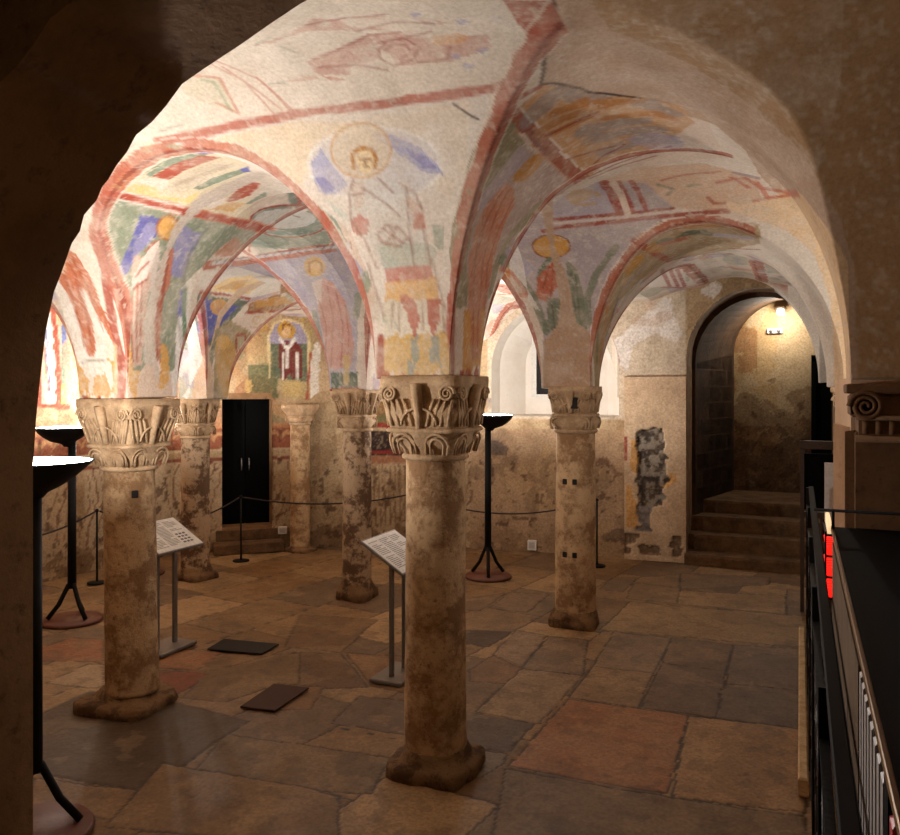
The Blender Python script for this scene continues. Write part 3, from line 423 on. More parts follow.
PV;196,126,90;0.97;0;0.012;5715,1406 5719,1535 5726,1578 5696,1646 5645,1657 5582,1685 5530,1712 5484,1726 5451,1743 5443,1786 5444,1718 5442,1692 5438,1668 5434,1617 5490,1582 5550,1528 5556,1526 5562,1482 5580,1420 5610,1352 5643,1342 5664,1325 5676,1345 5682,1360 5709,1396
LV;156,84,60;0.85;0;0.013;5716,1564 5658,1574 5594,1607 5561,1617 5506,1664 5456,1692
LV;156,84,60;0.85;0;0.013;5714,1531 5655,1542 5630,1540 5598,1558 5555,1572 5501,1615 5452,1640
LV;156,84,60;0.85;0;0.013;5702,1619 5662,1634 5624,1638 5575,1657 5556,1660 5500,1704 5464,1723
LV;156,84,60;0.85;0;0.013;5696,1530 5626,1540 5608,1538 5551,1567 5520,1576
LV;156,84,60;0.85;0;0.013;5638,1382 5634,1407 5627,1455 5622,1526
PV;190,134,62;0.97;0;0.012;5777,1620 5759,1612 5744,1596 5736,1575 5733,1556 5738,1541 5748,1531 5781,1530 5814,1546 5824,1560 5827,1577 5823,1595 5812,1610 5796,1620 5786,1621
PV;166,94,66;0.97;0;0.012;5804,950 5822,950 5830,954 5846,988 5848,1098 5854,1240 5857,1375 5858,1540 5856,1678 5859,1782 5861,1893 5867,2038 5869,2076 5756,2528 5757,2556 5724,2569 5670,2586 5825,2084 5823,2010 5820,1732 5822,1566 5824,1528 5822,1248 5821,1106 5817,995 5817,974 5808,958
PV;140,70,50;0.8;0;0.012;5821,1106 5838,1140 5841,1301 5842,1425 5840,1614 5824,1596 5826,1535 5826,1427 5822,1132
LV;206,160,130;0.7;0;0.012;5812,1090 5819,1315 5821,1496 5821,1625 5820,1734 5822,1972 5823,2054 5668,2562 5666,2592
PV;212,194,172;0.95;0;0.012;5812,948 5850,928 5882,924 5910,926 5924,926 5916,974 5843,940 5820,946
LV;166,94,70;1;0;0.035;5809,956 5834,945 5865,960 5903,978 5916,982
PV;198,152,106;1;0;0.012;5848,1000 5882,993 5908,986 5915,982 5941,1034 5970,1082 5990,1137 6012,1196 6028,1246 6048,1284 6069,1316 6096,1366 6123,1435 6130,1458 6136,1497 6144,1525 6178,1536 6185,1536 6205,1650 6166,1736 6157,1840 6148,1896 6139,1942 6122,2005 6112,2034 6086,2078 6050,2121 6024,2145 5966,2138 5942,2124 5934,2116 5916,2130 5813,2515 5772,2546 5757,2556 5757,2528 5871,2077 5866,1914 5864,1690 5862,1420 5860,1304 5858,1234 5851,1035 5850,1018
LV;140,138,140;0.6;0.4;0.13;5855,1106 5880,1094 5906,1075 5952,1081
LV;140,138,140;0.6;0.4;0.13;5932,1610 5970,1632 6046,1650 6070,1647
LV;140,138,140;0.6;0.4;0.13;5939,1684 5978,1706 6012,1711 6056,1732 6087,1737 6095,1736
LV;140,138,140;0.6;0.4;0.13;5960,1145 5980,1178 6008,1225
LV;140,138,140;0.6;0.4;0.13;5951,1989 5976,1992 6002,1988 6019,1975 6027,1974 6044,1955 6070,1980 6104,1998 6121,2000
LV;140,138,140;0.6;0.4;0.13;6101,1529 6128,1572 6152,1601
LV;184,122,62;0.85;0.3;0.06;5850,1264 5874,1275 5904,1290 5932,1324 5954,1341 5961,1344 5968,1356 5999,1373 6008,1369 6015,1374 6031,1366 6074,1390 6082,1384 6088,1388 6096,1383
LV;184,122,62;0.85;0.3;0.06;5856,1373 5862,1394 5876,1426 5884,1447 5890,1476 5898,1526 5934,1534 5965,1532 5988,1526 5996,1476 6004,1462
LV;184,122,62;0.85;0.3;0.06;5948,1223 5968,1252 5982,1266 5995,1287 6016,1306 6023,1309
LV;184,122,62;0.85;0.3;0.06;6002,1582 6029,1596 6080,1607 6117,1604 6150,1648 6156,1655
LV;184,122,62;0.85;0.3;0.06;5904,1193 5917,1204 5973,1221
LV;150,76,56;0.85;0;0.022;5863,1718 5885,1739 5900,1826 5908,1854 5924,1889 5940,1918 5948,1928 5965,1952 5982,1970 6000,1981
LV;150,76,56;0.85;0;0.022;5866,2074 5908,2047 5934,2018 5966,2015 5991,2001
LV;150,76,56;0.85;0;0.022;5750,2560 5794,2546 5820,2537 5860,2519 5919,2503 5964,2484 6032,2155 6077,2128 6104,2104 6113,2093
LV;150,76,56;0.85;0;0.022;5749,2578 5789,2574 5865,2552 5889,2543 5945,2534 6010,2514
LV;150,76,56;0.85;0;0.022;5856,1365 5862,1386 5877,1414 5892,1454 5899,1464 5906,1511 5914,1526 5936,1530 5991,1526
PV;176,166,190;0.5;0.4;0.012;5996,1852 6003,1866 6018,1876 6027,1873 6035,1878 6043,1874 6051,1879 6067,1872 6076,1860 6084,1856 6092,1842 6106,1886 6128,1935 6149,1964 6171,1982 6156,2057 6134,2147 6084,2123 6060,2102 6040,2052 6020,1990 6008,1936 6002,1897
PV;208,150,74;0.97;0.15;0.012;5448,1584 5462,1672 5464,1696 5468,1719 5430,1743 5424,1789 5412,1832 3828,5158 5346,1742 5342,1716 5342,1690 5320,1666 5335,1640 5322,1616 5358,1614 5409,1602 5442,1587
PV;196,124,92;0.75;0;0.012;5473,1608 5476,1635 5477,1664 5482,1690 5424,1721 5368,1734 5356,1736 5359,1704 5355,1673 5413,1650 5462,1618 5468,1612
LV;150,80,56;1;0;0.012;5458,1646 5410,1672 5360,1686
LV;150,80,56;1;0;0.012;5458,1681 5398,1710 5368,1717
PV;160,74,54;0.95;0;0.012;5336,1598 5333,1620 5334,1642 5340,1664 5320,1688 5342,1710 5339,1734 5320,1736 5320,1600
PV;176,106,88;0.95;0.2;0.012;5931,624 5970,640 6020,658 6026,659 5986,792 5952,784 5937,786 5930,714 5930,636
LV;214,190,170;0.8;0;0.02;5975,674 5974,770
PV;196,168,144;1;0;0.012;6028,660 5999,764 5948,870 5914,964 5946,1024 5972,1090 6015,1199 6046,1254 6107,1334 6121,1347 6128,1358 6140,1400 6146,1414 6158,1474 6165,1526 6204,1546 6232,1549 6255,1600 6280,1645 6308,1682 6332,1702 6336,1720 6334,1814 6332,1919 6328,1996 6326,2043 6317,2681 6324,2750 6341,2806 6365,2866 6381,2899 6428,2966 6480,3014 6554,1708 6586,1614 6610,1532 6617,1402 6621,1448 6624,1530 6646,1608 6676,1682 6694,1712 6684,3294 6714,3334 6730,3350 6741,3364 6766,3381 6786,3390 6755,1715 6766,1700 6782,1670 6798,1632 6810,1601 6820,1586 6820,1568 6824,1527 6831,1525 6826,1354 6820,1332 6744,1318 6718,1306 6687,1286 6664,1274 6632,1250 6612,1234 6594,1228 6567,1210 6553,1204 6521,1180 6504,1172 6454,1156 6406,1161 6378,1152 6351,1138 6324,1124 6302,1113 6272,1082 6248,1050 6236,1024 6196,972 6166,922 6127,868 6096,822 6087,693 6060,672 6034,662
LV;80,54,34;1;0;0.02;6021,658 6008,740 6002,768 5976,803 5948,859 5932,919 5913,968 5935,999 5956,1047 5980,1107 5995,1165 6015,1199 6053,1272 6072,1306 6098,1350
LV;70,46,34;1;0;0.014;5670,935 5714,964 5736,974
LV;70,46,34;0.6;0;0.004;5270,909 5305,932
PV;178,164,164;1;0;0.012;5581,1776 5596,1849 5610,1890 5644,1948 5660,1958 5673,1992 5695,2026 5238,2774 5282,2726 5312,2689 5392,2674 5446,2666 5484,2657 5540,2658 5624,2655 5708,2648 5767,2636 5810,2670 5886,2713 5928,2730 5944,2786 5969,2845 5996,2898 6004,2910 5986,2954 5952,2964 5928,2970 5870,3002 5832,3020 5742,3084 5716,3100 5675,3124 5649,3152 5611,3195 5569,3236 5534,3266 5492,3295 5440,3323 5416,3333 5370,3416 5346,3452 5320,3476 5318,3546 5250,3546 5180,3546 5109,3546 5111,3464 5118,3378 5122,3340 5104,3260 5101,3234 5050,3210 5022,3188 5012,3176 5000,3150 4968,3143 4923,3124 4872,3096 4832,3068 4820,3056 5578,1946 5580,1888
PV;214,180,150;0.9;0;0.012;5767,2636 5818,2629 5868,2617 5903,2606 5914,2600 5974,2624 6013,2633 6042,2640 6092,2644 6142,2644 6178,2680 6215,2709 6253,2733 6292,2752 6321,2765 6305,2847 6296,2913 6192,2954 6132,2943 6014,2920 6003,2916 5967,2856 5935,2786 5924,2752 5882,2729 5829,2694 5808,2678 5778,2646
PV;180,170,180;0.8;0.3;0.012;5506,2635 5660,2652 5761,2655 5774,2654 5768,2732 5767,2794 5772,2863 5775,2878 5703,2866 5639,2851 5561,2836 5514,2825 5452,2815 5408,2809 5318,2805 5293,2807 5320,2733 5406,2711 5446,2688 5478,2662
PV;196,160,100;0.7;0.35;0.012;5735,2771 5722,2789 5699,2798 5668,2798 5632,2787 5598,2768 5573,2739 5564,2706 5574,2676 5598,2650 5628,2639 5660,2641 5690,2658 5712,2685 5729,2716 5737,2746
LV;158,70,48;0.92;0;0.05;5288,2805 5313,2805 5387,2808 5476,2822 5508,2826 5558,2839 5621,2852 5655,2863 5718,2879 5788,2894 5801,2898
LV;158,70,48;0.92;0;0.05;5231,2874 5294,2860 5319,2858 5415,2864 5494,2874 5571,2887 5649,2904 5684,2909 5774,2927 5841,2936 5916,2944 6055,2951 6088,2952 6152,2950 6192,2947
LV;158,70,48;0.92;0;0.07;5784,2652 5784,2708 5788,2754 5786,2839 5788,2894
LV;158,70,48;0.92;0;0.045;5834,2692 5835,2760 5839,2816 5842,2888 5844,2903
LV;158,70,48;0.92;0;0.04;5880,2711 5888,2780 5896,2870 5899,2901
LV;158,70,48;0.92;0;0.035;5846,2904 5884,2910 6002,2918
LV;226,206,186;0.9;0;0.05;5814,2687 5816,2744 5822,2791 5820,2850 5822,2902
LV;222,206,190;0.8;0;0.035;5280,2832 5402,2834 5449,2841 5539,2856 5622,2876 5674,2887 5736,2900 5792,2912 5870,2924 5931,2928 6000,2934
PV;204,148,60;0.97;0;0.012;5314,2970 5303,2992 5281,3010 5252,3021 5221,3022 5192,3016 5170,3000 5158,2978 5159,2956 5172,2934 5196,2914 5226,2902 5256,2900 5284,2908 5304,2926 5314,2948
LV;130,70,40;1;0;0.014;5314,2970 5304,2991 5287,3006 5262,3018 5236,3022 5208,3020 5184,3012 5166,2996 5158,2976 5159,2956 5170,2935 5190,2918 5216,2904 5242,2899 5269,2902 5291,2914 5308,2929 5315,2950 5314,2970
PV;108,118,92;0.9;0;0.012;5207,3016 5231,3018 5169,3090 5126,3119 5158,3060 5182,3040 5194,3026
PV;184,96,60;0.95;0;0.012;5140,3106 5200,3054 5224,3031 5218,3117 5218,3155 5172,3203 5162,3212 5109,3194 5134,3120
PV;112,118,92;0.9;0;0.012;5158,3200 5198,3196 5226,3192 5207,3310 5179,3360 5146,3304 5156,3212
PV;112,120,90;0.9;0;0.012;5281,3037 5316,3086 5319,3156 5336,3169 5349,3186 5368,3196 5350,3224 5345,3234 5320,3248 5320,3344 5292,3320 5264,3298 5262,3200 5266,3133 5278,3051
LV;70,60,46;0.8;0;0.01;5200,3064 5154,3153
LV;70,60,46;0.8;0;0.01;5215,3080 5178,3190
LV;70,60,46;0.8;0;0.01;5178,3225 5176,3318 5176,3329
LV;70,60,46;0.8;0;0.01;5302,3110 5294,3214 5292,3278
LV;70,60,46;0.8;0;0.01;5288,3084 5280,3192 5278,3255
LV;108,118,92;0.9;0;0.07;5576,1740 5576,1884 5574,1954 4821,3062 4884,3085 4894,3098 4938,3132 4954,3144 4976,3153 5000,3166 5036,3176 5102,3186 5114,3248 5126,3296 5136,3330
PV;150,150,190;0.6;0;0.012;5604,1736 5606,2000 4964,2994 5084,3012 5106,3025 5136,3072 5106,3088 4999,3098 4965,3092 4918,3074 4848,3038 5586,1955 5592,1905 5598,1840
LV;120,126,98;0.8;0;0.06;5400,3300 5414,3252 5429,3214 5494,3182 5528,3162 5570,3132 5652,3088 5705,3054 5730,3036
PV;182,150,122;1;0;0.012;5730,1978 5744,2027 5430,2644 5468,2648 5435,2675 5392,2700 5318,2724 5282,2843 5251,2953 5259,3056 5267,3108 5268,3200 5274,3276 5276,3300 5298,3316 5320,3334 5422,3346 5416,3395 5416,3438 5402,3550 5372,3576 5320,3604 5310,3588 5229,3570 5215,3569 5164,3548 5108,3546 5115,3438 5126,3358 5152,3341 5166,3328 5190,3314 5218,3204 5216,3114 5221,3027 5229,2950 5243,2862 5268,2752 5274,2725 5726,2011
PV;172,146,108;1;0;0.012;5934,2970 5889,3004 5843,3034 5801,3067 5733,3113 5698,3136 5668,3166 5598,3218 5540,3256 5524,3262 5496,3300 5452,3348 5451,3408 5443,3464 5432,3552 5404,3588 5373,3616 5346,3632 5320,3643 5320,3708 5432,3860 5442,3830 5463,3718 5495,3681 5528,3684 5560,3678 5593,3660 5626,3634 5661,3678 5684,3702 5709,3721 5722,3767 5734,3822 5746,3848 5756,3911 5766,3958 5776,3994 5799,4043 5811,4059 5824,4072 5849,4082 5863,4077 5878,4064 5902,4210 5912,4252 5932,4317 5955,4364 5968,4382 5994,4406 6022,4417 6036,4415 6051,4409 6066,4398 6082,4381 6099,4360 6116,4327 6134,4278 6154,4190 6186,3704 6217,3626 6234,3564 6246,3436 6258,3346 6270,3282 6283,3225 6285,3142 6290,3001 6242,2995 6184,2984 6144,2976 6103,2968 6059,2970 6003,2970 5945,2970
PV;202,148,66;0.95;0;0.012;5740,3198 5765,3182 5791,3158 5804,3142 5846,3228 5826,3295 5814,3335 5803,3346 5790,3364 5767,3378 5744,3380 5742,3274
LV;166,84,60;0.95;0;0.06;5824,3032 5845,3048 5852,3074 5866,3231 5878,3406 5882,3574 5890,3686 5890,3940 5881,4154
LV;190,130,60;0.7;0.3;0.06;5700,3164 5670,3238 5648,3292 5626,3355 5605,3432 5584,3558 5542,3614 5520,3639 5478,3672 5455,3684 5412,3693
LV;120,116,80;0.7;0.3;0.06;5664,3168 5607,3240 5571,3280 5541,3308 5524,3378 5514,3426 5505,3531 5494,3560 5464,3596 5420,3632 5411,3638
LV;196,150,90;0.7;0.3;0.06;5738,3350 5727,3398 5716,3458 5706,3550 5672,3590 5648,3611 5614,3632 5602,3636 5570,3662 5538,3680 5484,3686 5474,3682
LV;110,110,84;0.7;0.3;0.06;5692,3550 5670,3584 5638,3628 5604,3661 5583,3678 5550,3695 5518,3702
LV;150,140,150;0.7;0.3;0.06;5807,3606 5770,3616 5745,3614 5710,3601 5698,3593
LV;190,130,62;0.8;0.35;0.1;5870,3026 5908,3022 5942,3030 5976,3029 5988,3027 6010,3045 6044,3060 6078,3064 6102,3061 6136,3044
LV;110,116,96;0.8;0.35;0.1;5923,3171 5969,3190 5992,3188 6028,3172 6040,3164 6074,3206 6110,3234 6133,3244 6144,3246
LV;176,90,60;0.8;0.35;0.1;5892,3226 5926,3262 5950,3276 5985,3280 6009,3270
LV;184,176,196;0.8;0.35;0.1;6144,3246 6178,3244 6223,3210 6246,3180
LV;96,104,80;0.8;0.35;0.1;5994,3176 6020,3180 6046,3176 6086,3154
LV;166,110,90;0.8;0.35;0.1;5998,4434 6010,4454 6038,4480 6068,4490 6099,4487 6115,4478 6132,4464
LV;190,140,70;0.8;0.35;0.1;5874,3164 5894,3292 5905,3377
LV;150,76,56;0.85;0;0.02;5856,3030 5908,3019 5992,2994 6050,2997 6142,2982 6202,2998 6242,3008 6252,3008
LV;150,76,56;0.85;0;0.02;5842,3039 5881,3034 5926,3052 5950,3056 5984,3050 6020,3063 6058,3062 6082,3054 6095,3047
LV;150,76,56;0.85;0;0.02;5913,4230 5936,4282 5962,4314 5976,4324 5990,4328 6004,4327 6020,4321 6036,4307 6052,4284 6070,4251 6088,4200 6110,4094 6124,4093 6140,4053 6162,3718 6176,3706 6205,3672 6242,3614 6269,3565 6279,3492
LV;150,76,56;0.85;0;0.02;5892,4174 5902,4220 5912,4258 5934,4320 5958,4363 5986,4388 6014,4398 6030,4394 6043,4412 6071,4435 6086,4440 6116,4440 6132,4431 6148,4416 6165,4392
LV;170,84,60;0.7;0;0.03;6132,2882 6148,2911 6195,2912
LV;190,110,90;0.7;0;0.03;5987,2754 6060,2738 6124,2735 6178,2730 6189,2728
LV;140,140,120;0.7;0;0.03;5967,2778 6018,2820 5992,2846
LV;150,150,120;0.7;0;0.03;6070,2812 6111,2808
LV;190,90,70;0.7;0;0.03;6222,2771 6270,2832
PV;232,200,160;1;0;0.012;6190,2942 6188,2904 6234,2919 6272,2904 6356,2864 6392,2848 6460,1709 6483,1620 6506,1526 6518,1430 6531,1398 6536,1376 6554,1344 6559,1326 6576,1301 6590,1272 6656,1298 6671,1309 6713,1322 6738,1382 6749,1418 6757,1452 6760,1526 6782,1561 6806,1580 6820,1580 6840,3546 6830,3546 6820,3552 6820,3604 6771,3604 6710,3594 6662,3580 6632,3564 6622,3554 6616,3374 6608,3288 6606,3270 6566,3220 6545,3192 6520,3151 6497,3110 6441,3074 6393,3036 6384,3027 6354,3018 6279,2986 6208,2952 6198,2946
LV;190,100,80;0.75;0;0.035;6172,2803 6265,2772 6311,2832 6394,2848 6462,1716 6494,1594
LV;206,120,90;0.75;0;0.035;6305,2802 6324,2884 6379,2871 6402,2865 6474,1696 6494,1594
LV;150,140,150;0.75;0;0.035;6236,2737 6290,2762 6312,2770
LV;190,100,70;0.75;0;0.035;6278,2902 6320,2888 6366,2874 6402,2860 6473,1684 6494,1577
PV;232,222,212;0.8;0;0.012;5818,4174 5828,4208 5838,4238 5860,4286 5885,4320 5898,4330 5906,4382 5916,4428 5926,4470 5938,4506 5950,4538 5962,4568 5976,4593 5978,5110 5958,5188 5938,5274 5919,5386 5850,5526 5827,5527 5784,5402 5768,5270 5752,5184 5737,5114 5698,5024 5658,4941 5595,4831 5572,4797 5722,4256 5720,4174 5717,4078 5728,4104 5752,4141 5778,4164 5790,4172 5804,4175
LV;168,84,76;0.85;0;0.045;5824,4228 5813,4328 5751,4642 5730,4808 5718,4902 5706,5010
LV;168,84,76;0.85;0;0.045;5840,4386 5799,4620 5781,4786 5761,4984 5750,5114
LV;168,84,76;0.85;0;0.045;5841,4579 5832,4666 5816,4839 5807,4940 5798,5060 5788,5215
LV;168,84,76;0.8;0;0.05;5654,4936 5692,5018 5728,5110 5746,5165 5763,5226 5781,5296 5826,5338 5848,5354 5893,5366
LV;120,150,130;0.6;0;0.04;5889,4564 5874,4670 5848,4882 5832,5011
PW;232,222,212;1;0;0.012;6910,1622 6945,1611 6962,1522 7016,1396 6982,1334 6859,1400 6719,1331 6684,1152 6621,1242 6572,1334
PW;206,176,150;0.5;0.4;0.012;6876,1578 6872,1566 6861,1556 6844,1549 6824,1548 6804,1550 6787,1558 6776,1569 6772,1582 6776,1594 6861,1601 6872,1590
PW;206,176,150;0.5;0.4;0.012;6962,1504 6958,1492 6947,1482 6930,1476 6910,1474 6891,1476 6874,1484 6863,1494 6859,1507 6863,1519 6874,1529 6891,1536 6910,1538 6930,1534 6947,1527 6958,1516
PW;206,176,150;0.5;0.4;0.012;6806,1473 6802,1460 6792,1450 6774,1444 6754,1442 6734,1445 6716,1452 6705,1463 6701,1476 6705,1488 6716,1498 6734,1504 6754,1506 6774,1504 6792,1496 6802,1485
PW;206,176,150;0.5;0.4;0.012;6910,1470 6907,1458 6896,1448 6879,1441 6859,1439 6839,1442 6822,1450 6810,1460 6806,1473 6810,1485 6822,1495 6839,1502 6859,1504 6879,1500 6896,1493 6907,1482
LW;190,120,100;0.8;0;0.04;6586,1334 6630,1224
PW;236,228,218;0.9;0;0.012;7210,1710 7248,1669 7198,1601 7132,1639 7126,1660
PV;232,226,218;0.8;0;0.012;5542,1912 5550,1881 5558,1840 5565,1744 5566,1893 5568,1956 4810,3072 4836,3092 4866,3114 4921,3144 4982,3172 5007,3182 5042,3192 5102,3202 5112,3227 5122,3246 5110,3241 5058,3236 4981,3230 4901,3220 4870,3218 4818,3208 4185,5028 4159,4961 4131,4904 4210,4742 5530,1954 5536,1934
LV;196,120,90;0.8;0;0.04;5556,1850 5558,1928 4776,3091 4798,3095 4821,3096 4842,3118 4866,3140 4909,3168 4926,3178
LV;196,120,90;0.8;0;0.04;4140,4886 4172,4922 4188,4944 4788,3193 4816,3190 4846,3190 4881,3187 4920,3187
PW;132,96,56;1;0;0.012;4990,955 5068,972 5215,972 5215,794 5068,793 4984,793 4988,934
PW;96,104,62;0.7;0;0.012;4978,871 5090,882 5147,849 4990,826 4984,848
PW;44,26,20;1;0;0.012;4972,770 5147,782 5294,783 5294,614 5058,608 4972,607 4972,750
LW;140,44,34;1;0;0.06;4967,826 5147,804 5294,794
LW;130,40,32;1;0;0.05;4972,634 5124,634 5294,649
LW;150,88,56;0.8;0;0.1;4972,580 5058,582 5230,586 5294,588
LW;110,70,44;0.6;0;0.02;4990,536 4985,356 4992,208 4996,144
LW;110,70,44;0.6;0;0.02;5023,536 5018,356 5026,208 5030,144
LW;110,70,44;0.6;0;0.02;5056,536 5052,356 5062,166 5064,144
LW;110,70,44;0.6;0;0.02;5090,536 5088,424 5086,357 5095,187 5098,144
LW;110,70,44;0.6;0;0.02;5124,536 5122,424 5120,358 5129,188 5132,146
LW;110,70,44;0.6;0;0.02;5158,536 5154,358 5164,167 5166,146
LW;110,70,44;0.6;0;0.02;5192,537 5188,358 5199,146
LW;110,70,44;0.6;0;0.02;5226,537 5222,358 5230,210 5233,147
LW;110,70,44;0.6;0;0.02;5260,538 5258,426 5256,359 5266,169 5267,148
PW;92,78,70;0.85;0.35;0.012;5766,710 5855,722 5922,668 5910,625 5776,622 5768,688
PW;120,110,108;0.6;0.4;0.012;5776,995 5844,996 5855,908 5788,908 5780,973
PW;110,78,54;0.8;0;0.012;6572,601 6569,590 6561,582 6535,573 6521,574 6509,580 6501,588 6501,610 6509,618 6535,627 6561,620 6569,611
PW;110,78,54;0.8;0;0.012;6547,374 6540,361 6524,356 6507,360 6500,372 6507,384 6524,389 6540,385 6545,380
LW;130,96,70;0.7;0;0.04;6590,576 6623,519 6656,528
PW;110,90,70;0.7;0.4;0.012;6515,120 6598,174 6664,178 6664,128 6548,88 6532,104"""
SLABS="""136,108,84;-100,699 -51,700 -51,632 -98,633
130,104,84;-98,633 -51,632 -50,539 -97,536
142,118,100;-51,700 0,710 0,613 -49,606
130,108,90;-49,606 0,613 0,544 -50,539
160,132,104;-149,695 -100,699 -100,605 -145,603
170,136,98;-145,603 -100,605 -99,536 -145,535
180,122,78;-145,532 -66,536 -64,428 -150,424
190,148,102;-66,536 0,544 3,436 -61,426
178,144,100;-155,801 8,814 7,718 -161,696
184,148,106;-116,867 -13,887 -12,817 -111,812
156,126,92;-166,881 -117,875 -111,812 -161,812
150,120,90;-13,916 9,920 8,814 -11,813
150,122,94;-126,952 -31,969 -31,931 -116,872
138,110,84;-194,838 -193,898 -167,906 -169,835
160,130,96;-164,911 -126,948 -119,878 -167,885
146,116,82;-150,420 -63,425 2,432 4,392 -128,334
172,142,108;-193,577 -147,580 -151,486 -195,487
154,128,102;-197,662 -164,664 -147,580 -193,577
112,92,80;-236,479 -194,484 -154,485 -156,440 -215,435
150,128,106;-213,432 -156,438 -153,426 -159,405 -198,402
158,130,104;-228,666 -199,663 -194,581 -225,599
88,62,42;-281,645 -229,660 -234,613 -267,612
150,112,78;-228,557 -224,597 -193,577 -193,542 -219,536
132,104,80;-275,722 -277,788 -237,795 -237,725
140,108,80;-314,739 -280,783 -279,712 -301,707
126,102,82;-277,479 -239,484 -215,436 -272,433
136,100,62;-429,630 -355,646 -338,554 -387,546
118,84,50;-373,537 -336,551 -280,497 -335,465
132,104,70;-324,395 -215,406 -205,366 -302,337
150,106,64;-334,554 -283,566 -248,496 -278,498
190,162,128;-498,411 -503,452 -490,456 -451,420 -466,414
160,76,40;-449,463 -400,473 -394,423 -409,421
172,112,64;-457,471 -465,508 -427,518 -416,475 -451,464
166,104,60;-569,466 -567,494 -538,501 -496,461 -545,441
92,70,46;-454,363 -455,412 -380,419 -321,415 -321,379 -313,328 -317,321 -386,311
160,124,82;-381,307 -312,322 -308,293 -359,287
152,118,78;-330,349 -244,358 -219,357 -195,318 -307,287
132,100,62;-406,475 -388,520 -367,539 -330,483 -346,464 -355,434 -387,427
150,108,66;-343,477 -309,484 -296,446 -326,433"""
import bpy, random
from mathutils import Vector, Matrix
R=random.Random(7); NR=np.random.RandomState(5)
C=bpy.context.scene.collection
PI=math.pi
def srgb(r,g,b): 
    f=lambda c:((c/255.)/12.92 if c/255.<=.04045 else ((c/255.+.055)/1.055)**2.4)
    return (f(r),f(g),f(b))
# ---------------- noise for painting ----------------
_T=NR.rand(64,64,64).astype(np.float32)
def vnoise(P,f,o=0.):
    Q=P*f+o; I=np.floor(Q).astype(int); F=Q-I; F=F*F*(3-2*F); I&=63; J=(I+1)&63
    x0,y0,z0=I.T; x1,y1,z1=J.T; fx,fy,fz=F.T
    a=_T[x0,y0,z0]*(1-fx)+_T[x1,y0,z0]*fx; b=_T[x0,y1,z0]*(1-fx)+_T[x1,y1,z0]*fx
    c=_T[x0,y0,z1]*(1-fx)+_T[x1,y0,z1]*fx; d=_T[x0,y1,z1]*(1-fx)+_T[x1,y1,z1]*fx
    return (a*(1-fy)+b*fy)*(1-fz)+(c*(1-fy)+d*fy)*fz
def fbm(P,f,n=4):
    s=0;a=.5;t=0
    for i in range(n): s=s+a*vnoise(P,f*2**i,i*7.3); t+=a; a*=.5
    return s/t
# ---------------- materials ----------------
def newmat(name):
    m=bpy.data.materials.new(name); m.use_nodes=True; nt=m.node_tree
    return m,nt,nt.nodes['Principled BSDF']
def N(nt,t,**k):
    n=nt.nodes.new(t)
    for a,b in k.items():
        if a in n.inputs.keys(): n.inputs[a].default_value=b
        else: setattr(n,a,b)
    return n
def plain(name,col,rough=.6,metal=0,bump=0,bs=40,emis=None,es=0,spec=.5):
    m,nt,b=newmat(name); b.inputs['Base Color'].default_value=(*srgb(*col),1); b.inputs['Roughness'].default_value=rough
    b.inputs['Metallic'].default_value=metal; b.inputs['Specular IOR Level'].default_value=spec
    tc=N(nt,'ShaderNodeTexCoord'); ns=N(nt,'ShaderNodeTexNoise',Scale=bs,Detail=5.)
    nt.links.new(tc.outputs['Object'],ns.inputs['Vector'])
    mx=N(nt,'ShaderNodeMixRGB',blend_type='MULTIPLY'); mx.inputs[0].default_value=.5
    mx.inputs[1].default_value=(*srgb(*col),1)
    rp=N(nt,'ShaderNodeValToRGB'); rp.color_ramp.elements[0].color=(.6,.6,.6,1); rp.color_ramp.elements[0].position=.3; rp.color_ramp.elements[1].position=.7
    nt.links.new(ns.outputs['Fac'],rp.inputs[0]); nt.links.new(rp.outputs[0],mx.inputs[2]); nt.links.new(mx.outputs[0],b.inputs['Base Color'])
    if bump:
        bp=N(nt,'ShaderNodeBump',Strength=bump,Distance=.01); nt.links.new(ns.outputs['Fac'],bp.inputs['Height']); nt.links.new(bp.outputs[0],b.inputs['Normal'])
    if emis: b.inputs['Emission Color'].default_value=(*srgb(*emis),1); b.inputs['Emission Strength'].default_value=es
    return m
